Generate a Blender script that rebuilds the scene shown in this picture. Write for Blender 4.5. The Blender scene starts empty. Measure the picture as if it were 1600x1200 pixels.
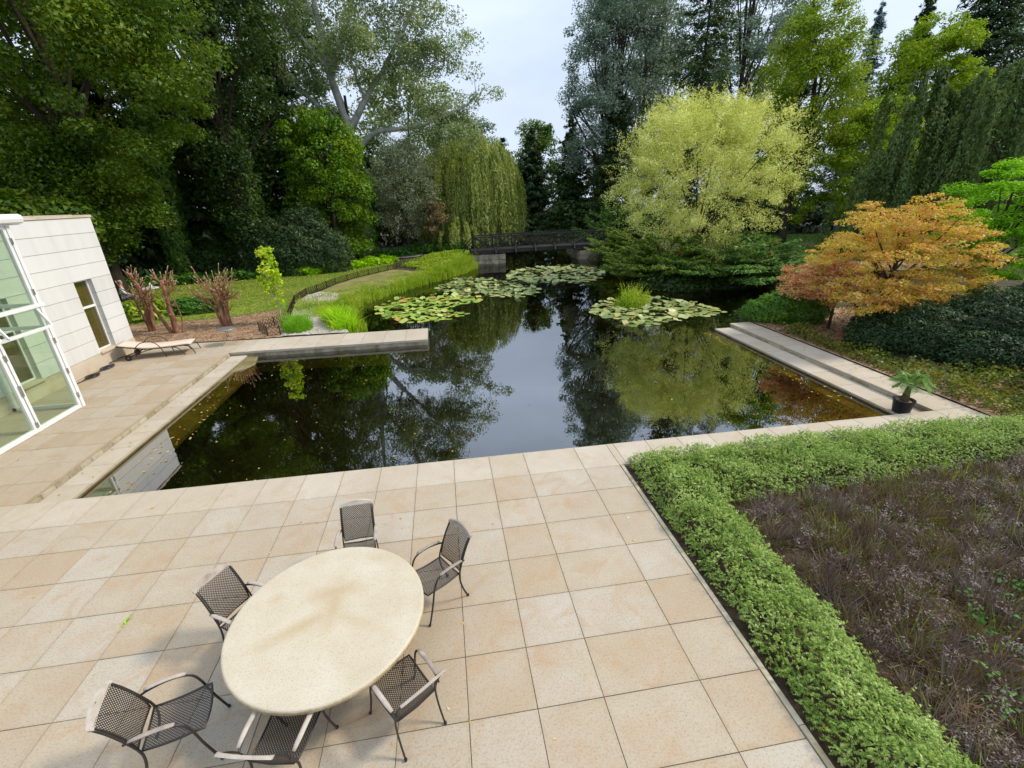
import bpy, math, random
import numpy as np
from mathutils import Matrix, Vector

# ------------------------------------------------------------------ camera, sky, sun, exposure
scene = bpy.context.scene
YAW, PITCH, ROLL = math.radians(7.9928), math.radians(22.5723), math.radians(-1.6494)
cam_data = bpy.data.cameras.new('camera')
cam_data.sensor_width = 36.0
cam_data.lens = 704.38 / 1600 * 36.0
cam_data.clip_start = 0.05
cam_data.clip_end = 1500
cam = bpy.data.objects.new('camera', cam_data)
scene.collection.objects.link(cam)
_f = Vector((math.sin(YAW) * math.cos(PITCH), math.cos(YAW) * math.cos(PITCH), -math.sin(PITCH)))
_r = Vector((math.cos(YAW), -math.sin(YAW), 0))
_u = _r.cross(_f)
_r2 = _r * math.cos(ROLL) + _u * math.sin(ROLL)
_u2 = -_r * math.sin(ROLL) + _u * math.cos(ROLL)
cam.matrix_world = Matrix(((_r2.x, _u2.x, -_f.x, 0), (_r2.y, _u2.y, -_f.y, 0), (_r2.z, _u2.z, -_f.z, 4.8), (0, 0, 0, 1)))
scene.camera = cam

SUN_DIR = Vector((0.92, 0.02, 1.00)).normalized()      # towards the sun
SUN_EL = math.asin(SUN_DIR.z)
SUN_AZ = math.atan2(SUN_DIR.x, SUN_DIR.y)
world = bpy.data.worlds.new('World')
scene.world = world
world.use_nodes = True
wn, wl = world.node_tree.nodes, world.node_tree.links
wn.clear()
w_out = wn.new('ShaderNodeOutputWorld')
w_bg = wn.new('ShaderNodeBackground')
w_bg.inputs['Strength'].default_value = 0.095
w_sky = wn.new('ShaderNodeTexSky')
w_sky.sky_type = 'NISHITA'
w_sky.sun_disc = False
w_sky.sun_elevation = SUN_EL
w_sky.sun_rotation = SUN_AZ
w_sky.air_density = 1.0
w_sky.dust_density = 1.5
w_tc = wn.new('ShaderNodeTexCoord')
w_map = wn.new('ShaderNodeMapping')
w_map.inputs['Scale'].default_value = (1.0, 1.0, 2.6)
w_map.inputs['Location'].default_value = (0.35, 0.1, 0.0)
w_no = wn.new('ShaderNodeTexNoise')
w_no.inputs['Scale'].default_value = 2.1
w_no.inputs['Detail'].default_value = 6
w_no.inputs['Roughness'].default_value = 0.52
w_ramp = wn.new('ShaderNodeValToRGB')
w_ramp.color_ramp.elements[0].position = 0.36
w_ramp.color_ramp.elements[0].color = (0.72, 0.72, 0.72, 1)
w_ramp.color_ramp.elements[1].position = 0.66
w_ramp.color_ramp.elements[1].color = (0.97, 0.97, 0.97, 1)
w_mix = wn.new('ShaderNodeMix')
w_mix.data_type = 'RGBA'
w_mix.inputs['B'].default_value = (8.3, 8.8, 9.6, 1)
wl.new(w_tc.outputs['Generated'], w_map.inputs['Vector'])
wl.new(w_map.outputs['Vector'], w_no.inputs['Vector'])
wl.new(w_no.outputs['Fac'], w_ramp.inputs['Fac'])
wl.new(w_ramp.outputs['Color'], w_mix.inputs['Factor'])
# overcast luminance rise from horizon to zenith: (1 + 2 sin e)
w_sep = wn.new('ShaderNodeSeparateXYZ')
w_abs = wn.new('ShaderNodeMath'); w_abs.operation = 'MAXIMUM'; w_abs.inputs[1].default_value = 0.0
w_mul = wn.new('ShaderNodeMath'); w_mul.operation = 'MULTIPLY_ADD'; w_mul.inputs[1].default_value = 1.10; w_mul.inputs[2].default_value = 1.30
w_vm = wn.new('ShaderNodeVectorMath'); w_vm.operation = 'SCALE'
w_vm.inputs[0].default_value = (6.9, 7.95, 9.6)
wl.new(w_tc.outputs['Generated'], w_sep.inputs[0])
wl.new(w_sep.outputs['Z'], w_abs.inputs[0])
wl.new(w_abs.outputs[0], w_mul.inputs[0])
wl.new(w_mul.outputs[0], w_vm.inputs['Scale'])
wl.new(w_vm.outputs[0], w_mix.inputs['B'])
wl.new(w_sky.outputs['Color'], w_mix.inputs['A'])
wl.new(w_mix.outputs['Result'], w_bg.inputs['Color'])
wl.new(w_bg.outputs['Background'], w_out.inputs['Surface'])

sun_data = bpy.data.lights.new('sun', 'SUN')
sun_data.energy = 3.9
sun_data.angle = math.radians(9)
sun_data.color = (1.0, 0.89, 0.72)
sun = bpy.data.objects.new('sun', sun_data)
sun.rotation_euler = (-SUN_DIR).to_track_quat('-Z', 'Y').to_euler()
sun.location = (20, -15, 40)
scene.collection.objects.link(sun)

vs = scene.view_settings
vs.view_transform = 'Standard'
vs.look = 'None'
vs.gamma = 1.0
vs.exposure = -0.20
vs.use_curve_mapping = False
scene.render.engine = 'CYCLES'
scene.cycles.use_denoising = True
scene.cycles.max_bounces = 8
scene.cycles.diffuse_bounces = 3
scene.cycles.glossy_bounces = 3
scene.cycles.transmission_bounces = 3
scene.cycles.transparent_max_bounces = 8

# ------------------------------------------------------------------ helpers
LINK = scene.collection.objects.link
rng = np.random.default_rng(7)
random.seed(7)
PI = math.pi
A = np.array


def obj(name, mesh, mat=None, parent=None, loc=None, rz=0.0):
    o = bpy.data.objects.new(name, mesh)
    if mat is not None and not mesh.materials:
        mesh.materials.append(mat)
    if parent is not None:
        o.parent = parent
    if loc is not None:
        o.location = loc
    if rz:
        o.rotation_euler = (0, 0, rz)
    LINK(o)
    return o


def tag(o, label=None, cat=None, group=None, kind=None):
    if label: o['label'] = label
    if cat: o['category'] = cat
    if group: o['group'] = group
    if kind: o['kind'] = kind
    return o


def thing(name, label, cat, loc=(0, 0, 0), rz=0.0, group=None):
    o = bpy.data.objects.new(name, None)
    o.empty_display_size = 0.2
    o.location = loc
    o.rotation_euler = (0, 0, rz)
    LINK(o)
    return tag(o, label, cat, group)


def copy_tree(o, parent=None):
    c = o.copy()
    LINK(c)
    if parent is not None:
        c.parent = parent
    for ch in list(o.children):
        copy_tree(ch, c)
    return c


def norm(a):
    return a / np.maximum(np.linalg.norm(a, axis=-1, keepdims=True), 1e-9)


def quads_mesh(name, V):
    """V: (n,k,3) separate faces of k corners"""
    k = np.asarray(V).shape[1]
    V = np.ascontiguousarray(V, dtype=np.float32).reshape(-1, 3)
    n = len(V) // k
    me = bpy.data.meshes.new(name)
    me.vertices.add(k * n)
    me.vertices.foreach_set('co', V.ravel())
    me.loops.add(k * n)
    me.loops.foreach_set('vertex_index', np.arange(k * n, dtype=np.int32))
    me.polygons.add(n)
    me.polygons.foreach_set('loop_start', np.arange(0, k * n, k, dtype=np.int32))
    me.update()
    return me


def leaf_quads(pos, nrm, L, W, axis=None, r=rng):
    n = len(pos)
    nrm = norm(nrm)
    if axis is None:
        axis = r.normal(size=(n, 3))
    axis = norm(axis - nrm * (axis * nrm).sum(1, keepdims=True)) if axis is not None else axis
    side = np.cross(axis, nrm)
    L = np.broadcast_to(np.asarray(L, float), (n,))[:, None]
    W = np.broadcast_to(np.asarray(W, float), (n,))[:, None]
    mid = pos - axis * L * 0.06
    return np.stack([pos - axis * L * 0.5, mid + side * W * 0.5, pos + axis * L * 0.5, mid - side * W * 0.5], 1)


def leaf_tris(pos, nrm, L, W, axis=None, r=rng):
    """one pointed triangle per leaf, for foliage seen from far off"""
    n = len(pos)
    nrm = norm(nrm)
    if axis is None:
        axis = r.normal(size=(n, 3))
    axis = norm(axis - nrm * (axis * nrm).sum(1, keepdims=True))
    side = np.cross(axis, nrm)
    L = np.broadcast_to(np.asarray(L, float), (n,))[:, None]
    W = np.broadcast_to(np.asarray(W, float), (n,))[:, None]
    return np.stack([pos - axis * L * .45 - side * W * .5, pos - axis * L * .45 + side * W * .5, pos + axis * L * .55], 1)


def blade_quads(base, tip, W, r=rng):
    """narrow tapering blades from base to tip"""
    ax = tip - base
    side = norm(np.cross(ax, r.normal(size=base.shape)))
    W = np.broadcast_to(np.asarray(W, float), (len(base),))[:, None]
    return np.stack([base - side * W * .5, base + side * W * .5, tip + side * W * .14, tip - side * W * .14], 1)


class MB:
    """collects shapes, builds one mesh"""
    def __init__(s):
        s.v, s.f, s.n = [], [], 0

    def add(s, V, F):
        s.v.extend([tuple(map(float, p)) for p in V])
        s.f.extend([tuple(i + s.n for i in q) for q in F])
        s.n += len(V)
        return s

    def box(s, lo, hi, bev=0.0):
        x0, y0, z0 = lo
        x1, y1, z1 = hi
        if bev <= 0:
            V = [(x0, y0, z0), (x1, y0, z0), (x1, y1, z0), (x0, y1, z0), (x0, y0, z1), (x1, y0, z1), (x1, y1, z1), (x0, y1, z1)]
            F = [(3, 2, 1, 0), (4, 5, 6, 7), (0, 1, 5, 4), (1, 2, 6, 5), (2, 3, 7, 6), (3, 0, 4, 7)]
        else:
            b = bev
            V = [(x0, y0, z0), (x1, y0, z0), (x1, y1, z0), (x0, y1, z0),
                 (x0, y0, z1 - b), (x1, y0, z1 - b), (x1, y1, z1 - b), (x0, y1, z1 - b),
                 (x0 + b, y0 + b, z1), (x1 - b, y0 + b, z1), (x1 - b, y1 - b, z1), (x0 + b, y1 - b, z1)]
            F = [(3, 2, 1, 0), (8, 9, 10, 11)]
            for i in range(4):
                j = (i + 1) % 4
                F += [(i, j, j + 4, i + 4), (i + 4, j + 4, j + 8, i + 8)]
        return s.add(V, F)

    def bar(s, p, q, w, h, up=(0, 0, 1)):
        """rectangular bar between two points"""
        p, q = A(p, float), A(q, float)
        d = norm(q - p)
        up = A(up, float)
        sd = np.cross(d, up)
        if np.linalg.norm(sd) < 1e-4:
            sd = np.cross(d, A((1., 0, 0)))
        sd = norm(sd)
        u = np.cross(sd, d)
        V = []
        for c in (p, q):
            for a, b in ((-1, -1), (1, -1), (1, 1), (-1, 1)):
                V.append(c + sd * a * w / 2 + u * b * h / 2)
        F = [(0, 1, 2, 3), (7, 6, 5, 4)] + [(j, i, i + 4, j + 4) for i, j in ((0, 1), (1, 2), (2, 3), (3, 0))]
        return s.add(V, F)

    def tube(s, path, rad, seg=6, flat=1.0, caps=True):
        P = A(path, float)
        n = len(P)
        R = np.broadcast_to(np.asarray(rad, float), (n,))
        T = np.gradient(P, axis=0) if n > 2 else np.repeat([P[1] - P[0]], 2, 0)
        T = norm(T)
        ref = A((0.0, 0, 1)) if abs(T[0][2]) < 0.9 else A((1.0, 0, 0))
        V = []
        for i in range(n):
            a = norm(np.cross(T[i], ref))
            b = np.cross(a, T[i])
            ref = b if np.linalg.norm(b) > .1 else ref
            for k in range(seg):
                t = 2 * PI * k / seg
                V.append(P[i] + a * R[i] * math.cos(t) + b * R[i] * flat * math.sin(t))
        F = []
        for i in range(n - 1):
            for k in range(seg):
                k2 = (k + 1) % seg
                F.append((i * seg + k, i * seg + k2, (i + 1) * seg + k2, (i + 1) * seg + k))
        if caps:
            F.append(tuple(range(seg))[::-1])
            F.append(tuple((n - 1) * seg + k for k in range(seg)))
        return s.add(V, F)

    def lathe(s, prof, seg=24, c=(0, 0, 0)):
        """prof: (r,z) list; closed at ends when r==0"""
        V, F = [], []
        for r, z in prof:
            for k in range(seg):
                t = 2 * PI * k / seg
                V.append((c[0] + r * math.cos(t), c[1] + r * math.sin(t), c[2] + z))
        m = len(prof)
        for i in range(m - 1):
            for k in range(seg):
                k2 = (k + 1) % seg
                F.append((i * seg + k, i * seg + k2, (i + 1) * seg + k2, (i + 1) * seg + k))
        F.append(tuple(range(seg))[::-1])
        F.append(tuple((m - 1) * seg + k for k in range(seg)))
        return s.add(V, F)

    def prism(s, out, z0, z1):
        n = len(out)
        V = [(x, y, z0) for x, y in out] + [(x, y, z1) for x, y in out]
        F = [tuple(range(n))[::-1], tuple(range(n, 2 * n))] + [(i, (i + 1) % n, (i + 1) % n + n, i + n) for i in range(n)]
        return s.add(V, F)

    def mesh(s, name, smooth=False):
        me = bpy.data.meshes.new(name)
        me.from_pydata(s.v, [], s.f)
        me.update()
        if smooth:
            me.polygons.foreach_set('use_smooth', [True] * len(me.polygons))
        return me

    def build(s, name, mat, parent=None, smooth=False, loc=None, rz=0.0):
        return obj(name, s.mesh(name, smooth), mat, parent, loc, rz)


def interp_path(pts, n):
    """smooth Catmull-Rom through pts"""
    P = A(pts, float)
    P = np.vstack([2 * P[0] - P[1], P, 2 * P[-1] - P[-2]])
    out = []
    m = len(P) - 3
    for t in np.linspace(0, m, n):
        i = min(int(t), m - 1)
        u = t - i
        p0, p1, p2, p3 = P[i:i + 4]
        out.append(.5 * (2 * p1 + (p2 - p0) * u + (2 * p0 - 5 * p1 + 4 * p2 - p3) * u * u + (3 * p1 - p0 - 3 * p2 + p3) * u ** 3))
    return A(out)


def in_poly(x, y, poly):
    x, y = np.asarray(x, float), np.asarray(y, float)
    ins = np.zeros(x.shape, bool)
    n = len(poly)
    for i in range(n):
        (x1, y1), (x2, y2) = poly[i], poly[(i + 1) % n]
        c = ((y1 > y) != (y2 > y))
        with np.errstate(divide='ignore', invalid='ignore'):
            xi = (x2 - x1) * (y - y1) / (y2 - y1 if y2 != y1 else 1e-9) + x1
        ins ^= c & (x < xi)
    return ins


def poly_dist(x, y, poly):
    x, y = np.asarray(x, float), np.asarray(y, float)
    d = np.full(x.shape, 1e9)
    n = len(poly)
    for i in range(n):
        a, b = A(poly[i], float), A(poly[(i + 1) % n], float)
        ab = b - a
        t = np.clip(((x - a[0]) * ab[0] + (y - a[1]) * ab[1]) / max(ab @ ab, 1e-9), 0, 1)
        d = np.minimum(d, np.hypot(x - a[0] - t * ab[0], y - a[1] - t * ab[1]))
    return d


def scatter(poly, n, r=rng):
    P = A(poly, float)
    lo, hi = P.min(0), P.max(0)
    out = np.zeros((0, 2))
    while len(out) < n:
        q = lo + (hi - lo) * r.random((n * 2, 2))
        out = np.vstack([out, q[in_poly(q[:, 0], q[:, 1], poly)]])
    return out[:n]


def vnoise(p, s, seed=0):
    """cheap smooth pseudo noise -1..1"""
    p = np.asarray(p, float) / s + seed * 3.17
    q = np.sin(p[..., 0] * 1.7 + np.sin(p[..., 1] * 1.3) * 1.5) * np.cos(p[..., 1] * 1.9 - np.sin(p[..., 0] * .9))
    if p.shape[-1] > 2:
        q = q * .6 + .4 * np.sin(p[..., 2] * 2.1 + p[..., 0])
    return q


# ------------------------------------------------------------------ materials
def new_mat(name):
    m = bpy.data.materials.new(name)
    m.use_nodes = True
    nt = m.node_tree
    nt.nodes.clear()
    out = nt.nodes.new('ShaderNodeOutputMaterial')
    return m, nt, out


def N(nt, kind, **kw):
    n = nt.nodes.new('ShaderNode' + kind)
    for k, v in kw.items():
        if k in n.inputs.keys():
            n.inputs[k].default_value = v
        else:
            setattr(n, k, v)
    return n


def ramp(nt, stops):
    n = nt.nodes.new('ShaderNodeValToRGB')
    el = n.color_ramp.elements
    while len(el) < len(stops):
        el.new(0.5)
    for e, (p, c) in zip(el, stops):
        e.position = p
        e.color = (*c, 1)
    return n


def mixc(nt, fac, a, b, mode='MIX'):
    n = nt.nodes.new('ShaderNodeMix')
    n.data_type = 'RGBA'
    n.blend_type = mode
    for sock, v in (('Factor', fac), ('A', a), ('B', b)):
        if hasattr(v, 'is_linked') or hasattr(v, 'links'):
            nt.links.new(v, n.inputs[sock])
        elif sock == 'Factor':
            n.inputs[sock].default_value = v
        else:
            n.inputs[sock].default_value = (*v, 1)
    return n.outputs['Result']


def math_n(nt, op, a, b=0.5, clamp=False):
    n = nt.nodes.new('ShaderNodeMath')
    n.operation = op
    n.use_clamp = clamp
    for i, v in enumerate((a, b)):
        if hasattr(v, 'links'):
            nt.links.new(v, n.inputs[i])
        else:
            n.inputs[i].default_value = v
    return n.outputs[0]


def noise(nt, scale, detail=4, rough=.55, vec=None, dist=0.0):
    n = N(nt, 'TexNoise', Scale=scale, Detail=detail, Roughness=rough, Distortion=dist)
    if vec is not None:
        nt.links.new(vec, n.inputs['Vector'])
    return n.outputs['Fac']


def wpos(nt, scale=(1, 1, 1)):
    g = N(nt, 'NewGeometry')
    if scale == (1, 1, 1):
        return g.outputs['Position']
    m = N(nt, 'Mapping', Scale=scale)
    nt.links.new(g.outputs['Position'], m.inputs['Vector'])
    return m.outputs['Vector']


def leaf_mat(name, cols, trans=.35, scale=.6, gloss=.02, nw=.55, rough=.45, gain=1.75, sat=1.12):
    """cols: dark -> light stops; leaf to leaf and clump to clump variation"""
    cols = [tuple(max(0.0, sum(c) / 3 + (x - sum(c) / 3) * sat) * gain for x in c) for c in cols]
    m, nt, out = new_mat(name)
    g = N(nt, 'NewGeometry')
    nz = noise(nt, scale, 3, .6, g.outputs['Position'])
    rnd = g.outputs['Random Per Island']
    nz2 = N(nt, 'MapRange')
    nz2.inputs['From Min'].default_value = .28
    nz2.inputs['From Max'].default_value = .72
    nt.links.new(nz, nz2.inputs['Value'])
    f = math_n(nt, 'ADD', math_n(nt, 'MULTIPLY', rnd, 1 - nw), math_n(nt, 'MULTIPLY', nz2.outputs[0], nw))
    k = len(cols)
    rp = ramp(nt, [(i / (k - 1), c) for i, c in enumerate(cols)])
    nt.links.new(f, rp.inputs['Fac'])
    col = rp.outputs['Color']
    d = N(nt, 'BsdfDiffuse')
    t = N(nt, 'BsdfTranslucent')
    nt.links.new(col, d.inputs['Color'])
    tc = mixc(nt, .5, col, (1.0, .95, .35), 'MULTIPLY')
    tc = mixc(nt, 1.0, tc, (1.25, 1.25, 1.1), 'MULTIPLY')
    nt.links.new(tc, t.inputs['Color'])
    ms = N(nt, 'MixShader', Fac=trans)
    nt.links.new(d.outputs[0], ms.inputs[1])
    nt.links.new(t.outputs[0], ms.inputs[2])
    gl = N(nt, 'BsdfGlossy', Roughness=rough)
    gl.inputs['Color'].default_value = (.9, .95, 1, 1)
    m2 = N(nt, 'MixShader', Fac=gloss)
    nt.links.new(ms.outputs[0], m2.inputs[1])
    nt.links.new(gl.outputs[0], m2.inputs[2])
    nt.links.new(m2.outputs[0], out.inputs['Surface'])
    return m


def rough_mat(name, cols, scale=6.0, rough=.8, bump=.0, bscale=None, metal=0.0, spec=.3, stretch=(1, 1, 1), objrand=0.0, detail=5, dist=.02):
    m, nt, out = new_mat(name)
    b = N(nt, 'BsdfPrincipled', Roughness=rough, Metallic=metal)
    b.inputs['Specular IOR Level'].default_value = spec
    v = wpos(nt, stretch)
    nz = noise(nt, scale, detail, .6, v)
    f = nz
    if objrand:
        oi = N(nt, 'ObjectInfo')
        f = math_n(nt, 'ADD', math_n(nt, 'MULTIPLY', nz, 1 - objrand), math_n(nt, 'MULTIPLY', oi.outputs['Random'], objrand))
    k = len(cols)
    rp = ramp(nt, [(.25 + .5 * i / (k - 1), c) for i, c in enumerate(cols)])
    nt.links.new(f, rp.inputs['Fac'])
    nt.links.new(rp.outputs['Color'], b.inputs['Base Color'])
    if bump:
        bp = N(nt, 'Bump', Strength=bump, Distance=dist)
        nt.links.new(noise(nt, bscale or scale * 4, 4, .6, v), bp.inputs['Height'])
        nt.links.new(bp.outputs[0], b.inputs['Normal'])
    nt.links.new(b.outputs[0], out.inputs['Surface'])
    return m


def stone_mat(name, tones, warm, speck=.5, rnd=.42, rough=.75):
    """granite slab: per slab tone, cloudy warm staining, fine dark specks"""
    m, nt, out = new_mat(name)
    b = N(nt, 'BsdfPrincipled', Roughness=rough)
    b.inputs['Specular IOR Level'].default_value = .25
    oi = N(nt, 'ObjectInfo')
    pos = wpos(nt)
    off = N(nt, 'VectorMath', operation='ADD')
    cx = N(nt, 'CombineXYZ')
    nt.links.new(math_n(nt, 'MULTIPLY', oi.outputs['Random'], 37.0), cx.inputs[0])
    nt.links.new(math_n(nt, 'MULTIPLY', oi.outputs['Random'], 91.0), cx.inputs[1])
    nt.links.new(pos, off.inputs[0])
    nt.links.new(cx.outputs[0], off.inputs[1])
    cloud = noise(nt, 1.7, 4, .55, off.outputs[0], .6)
    f = math_n(nt, 'ADD', math_n(nt, 'MULTIPLY', oi.outputs['Random'], rnd), math_n(nt, 'MULTIPLY', cloud, 1 - rnd))
    k = len(tones)
    rp = ramp(nt, [(.12 + .76 * i / (k - 1), c) for i, c in enumerate(tones)])
    nt.links.new(f, rp.inputs['Fac'])
    w = N(nt, 'MapRange')
    w.inputs['From Min'].default_value = .50
    w.inputs['From Max'].default_value = .78
    nt.links.new(noise(nt, 2.3, 5, .6, off.outputs[0], 1.2), w.inputs['Value'])
    col = mixc(nt, math_n(nt, 'MULTIPLY', w.outputs[0], .75), rp.outputs['Color'], warm)
    # broad weathering that runs across the slabs
    wz = N(nt, 'MapRange')
    wz.inputs['From Min'].default_value = .35
    wz.inputs['From Max'].default_value = .7
    nt.links.new(noise(nt, .55, 6, .65, pos, .9), wz.inputs['Value'])
    col = mixc(nt, math_n(nt, 'MULTIPLY', wz.outputs[0], .55), col, (.35, .285, .205))
    sp = N(nt, 'MapRange')
    sp.inputs['From Min'].default_value = .50
    sp.inputs['From Max'].default_value = .68
    nt.links.new(noise(nt, 46, 4, .75, pos), sp.inputs['Value'])
    col = mixc(nt, math_n(nt, 'MULTIPLY', sp.outputs[0], speck), col, (.13, .10, .075))
    sl = N(nt, 'MapRange')
    sl.inputs['From Min'].default_value = .58
    sl.inputs['From Max'].default_value = .75
    nt.links.new(noise(nt, 140, 2, .7, off.outputs[0]), sl.inputs['Value'])
    col = mixc(nt, math_n(nt, 'MULTIPLY', sl.outputs[0], speck * .8), col, (.70, .66, .58))
    # dirt gathered along the joints
    tg = N(nt, 'TexCoord')
    sg = N(nt, 'SeparateXYZ')
    nt.links.new(tg.outputs['Generated'], sg.inputs[0])
    ex = math_n(nt, 'ABSOLUTE', math_n(nt, 'SUBTRACT', sg.outputs[0], .5))
    ey = math_n(nt, 'ABSOLUTE', math_n(nt, 'SUBTRACT', sg.outputs[1], .5))
    ed = math_n(nt, 'ADD', math_n(nt, 'MAXIMUM', ex, ey), math_n(nt, 'MULTIPLY', math_n(nt, 'SUBTRACT', noise(nt, 4.0, 4, .65, off.outputs[0]), .5), .30))
    er = N(nt, 'MapRange')
    er.inputs['From Min'].default_value = .452
    er.inputs['From Max'].default_value = .515
    nt.links.new(ed, er.inputs['Value'])
    col = mixc(nt, math_n(nt, 'MULTIPLY', er.outputs[0], .20), col, (.24, .18, .10))
    nt.links.new(col, b.inputs['Base Color'])
    bp = N(nt, 'Bump', Strength=.12, Distance=.004)
    nt.links.new(noise(nt, 120, 3, .6, pos), bp.inputs['Height'])
    nt.links.new(bp.outputs[0], b.inputs['Normal'])
    nt.links.new(b.outputs[0], out.inputs['Surface'])
    return m


def glass_mat(name, tint, refl=.12):
    m, nt, out = new_mat(name)
    tr = N(nt, 'BsdfTransparent')
    tr.inputs['Color'].default_value = (*tint, 1)
    gl = N(nt, 'BsdfGlossy', Roughness=.01)
    lw = N(nt, 'Fresnel', IOR=1.5)
    bf = N(nt, 'NewGeometry')
    f = math_n(nt, 'ADD', lw.outputs[0], refl, True)
    f = math_n(nt, 'MULTIPLY', f, math_n(nt, 'SUBTRACT', 1.0, bf.outputs['Backfacing']))
    ms = N(nt, 'MixShader')
    nt.links.new(f, ms.inputs[0])
    nt.links.new(tr.outputs[0], ms.inputs[1])
    nt.links.new(gl.outputs[0], ms.inputs[2])
    nt.links.new(ms.outputs[0], out.inputs['Surface'])
    return m


M = {}
M['slab'] = stone_mat('granite_slab', [(.37, .265, .165), (.395, .32, .225), (.425, .37, .29), (.445, .41, .35)], (.39, .235, .11))
M['coping'] = stone_mat('granite_coping', [(.42, .355, .265), (.47, .41, .325), (.50, .45, .375)], (.41, .31, .19), .35, .45)
M['table_stone'] = None
M['joint'] = rough_mat('joint_sand', [(.055, .042, .028), (.12, .09, .055)], 9, .95, .3)
M['wet_stone'] = rough_mat('algae_stone', [(.10, .085, .03), (.17, .14, .06), (.27, .225, .11)], 2.2, .8, .2, 18)
M['riser'] = rough_mat('mossy_riser_stone', [(.22, .18, .10), (.38, .33, .23), (.50, .45, .35)], 4.5, .85, .35, 25, objrand=.25)
M['pond_bed'] = rough_mat('pond_mud', [(.003, .003, .0015), (.008, .007, .003)], .8, .95)
M['soil'] = rough_mat('soil', [(.14, .085, .045), (.28, .18, .105), (.44, .31, .20)], 3.2, .95, .6, 30)
M['forest_floor'] = rough_mat('forest_floor', [(.02, .022, .01), (.045, .042, .02), (.085, .065, .035)], 1.4, .95, .5, 14)
M['lawn'] = rough_mat('lawn_grass', [(.085, .15, .018), (.165, .225, .03), (.27, .26, .05)], .55, .95, .6, 30, detail=7)
M['gravel'] = rough_mat('gravel', [(.20, .17, .135), (.40, .36, .30), (.55, .51, .45)], 16, .9, .6, 40)
M['white_wall'] = rough_mat('white_limestone', [(.58, .57, .545), (.66, .655, .64), (.70, .70, .685)], 2.2, .7, .04, 60, objrand=.25, stretch=(1, 1.6, .22))
M['plinth'] = rough_mat('sandstone_plinth', [(.44, .33, .20), (.56, .47, .36), (.60, .53, .44)], 1.5, .8, .1, 40)
M['white_metal'] = rough_mat('white_lacquered_metal', [(.72, .73, .73), (.80, .80, .79)], 3, .35, spec=.5)
M['grey_metal'] = rough_mat('grey_metal', [(.30, .30, .29), (.42, .42, .40)], 12, .4, metal=.7)
M['dark_metal'] = rough_mat('dark_bronze_metal', [(.018, .015, .013), (.034, .028, .024)], 9, .42, spec=.5)
M['weathered_wood'] = rough_mat('weathered_teak', [(.20, .165, .13), (.36, .31, .26), (.47, .42, .36)], 9, .7, .2, 60, stretch=(1, 1, 1), objrand=.3)
M['black_plastic'] = rough_mat('black_plastic', [(.012, .012, .013), (.03, .03, .032)], 9, .45)
M['dark_timber'] = rough_mat('dark_stained_timber', [(.012, .011, .011), (.035, .03, .028)], 3, .6, .2, 30)
M['pale_ashlar'] = rough_mat('pale_abutment_stone', [(.12, .10, .06), (.27, .24, .17), (.42, .38, .30)], 2.5, .9, .5, 12)
M['glass'] = glass_mat('pale_green_glass', (.88, .94, .87), .03)
M['window_glass'] = glass_mat('window_glass', (.78, .76, .62), .04)
M['blind'] = rough_mat('olive_blind', [(.20, .18, .075), (.27, .245, .12)], 2, .9)
M['interior'] = rough_mat('interior_plaster', [(.50, .52, .46), (.60, .60, .54)], 1, .9)
M['bark'] = rough_mat('brown_bark', [(.025, .018, .012), (.07, .05, .035)], 7, .95, .6, 16, stretch=(1, 1, .3))
M['pale_bark'] = rough_mat('pale_poplar_bark', [(.20, .20, .17), (.42, .41, .37), (.52, .50, .46)], 2.2, .9, .3, 12)
M['red_bark'] = rough_mat('red_brown_yew_bark', [(.09, .04, .022), (.24, .11, .06), (.44, .27, .16)], 8, .9, .5, 25, stretch=(1, 1, .35))
M['cut_wood'] = rough_mat('fresh_cut_wood', [(.45, .31, .19), (.62, .47, .33)], 8, .9)

# ------------------------------------------------------------------ terrain and water
WATER_Z = -0.22
POND = [(-8.0, 7.4), (11.2, 7.4), (11.2, 16.6), (12.2, 17.3), (14.1, 18.7), (17.4, 20.9), (17.2, 22.7), (14.5, 22.9), (12.3, 22.6), (10.9, 24.2),
        (11.4, 27.5), (11.9, 31.5), (12.2, 36.0), (11.6, 38.0), (11.5, 43.0), (13.5, 50.0), (10.5, 56.0), (6.0, 55.0), (5.6, 48.0), (5.2, 43.0), (5.1, 38.2),
        (2.3, 37.6), (1.9, 35.6), (.2, 32.3), (-2.2, 29.0), (-4.6, 25.2), (-5.3, 22.6), (-4.8, 20.6), (-3.8, 18.7), (-4.0, 17.2), (-8.0, 17.2)]


def smooth(a, b, x):
    t = np.clip((np.asarray(x, float) - a) / (b - a), 0, 1)
    return t * t * (3 - 2 * t)


def terrain_z(x, y):
    x, y = np.asarray(x, float), np.asarray(y, float)
    d = poly_dist(x, y, POND)
    ins = in_poly(x, y, POND)
    sd = np.where(ins, -d, d)
    base = .45 * smooth(33, 38, y) * smooth(-5, 0, x) * smooth(40, 20, x)
    base = base + .1 * smooth(20, 32, x) * smooth(18, 32, y)
    h = np.where(sd > 0, -.30 + (.30 + base) * smooth(0, .7, sd), -.30 - 1.1 * smooth(0, 1.6, -sd))
    h = np.where((x > -7.9) & (x < 11.0) & (y > 7.5) & (y < 16.4), -1.6, h)
    terr = (x > -12.6) & (x < 11.72) & (y < 17.93)
    h = np.where(terr & ~ins, np.minimum(h, -.5), h)
    terr2 = (x > -12.6) & (x < -.9) & (y < 17.93)
    h = np.where(terr2, np.minimum(h, -.5), h)
    return h


def grid_axis(*segs):
    out = []
    for a, b, s in segs:
        out += list(np.arange(a, b, s))
    return np.unique(np.round(out + [segs[-1][1]], 3))


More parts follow.
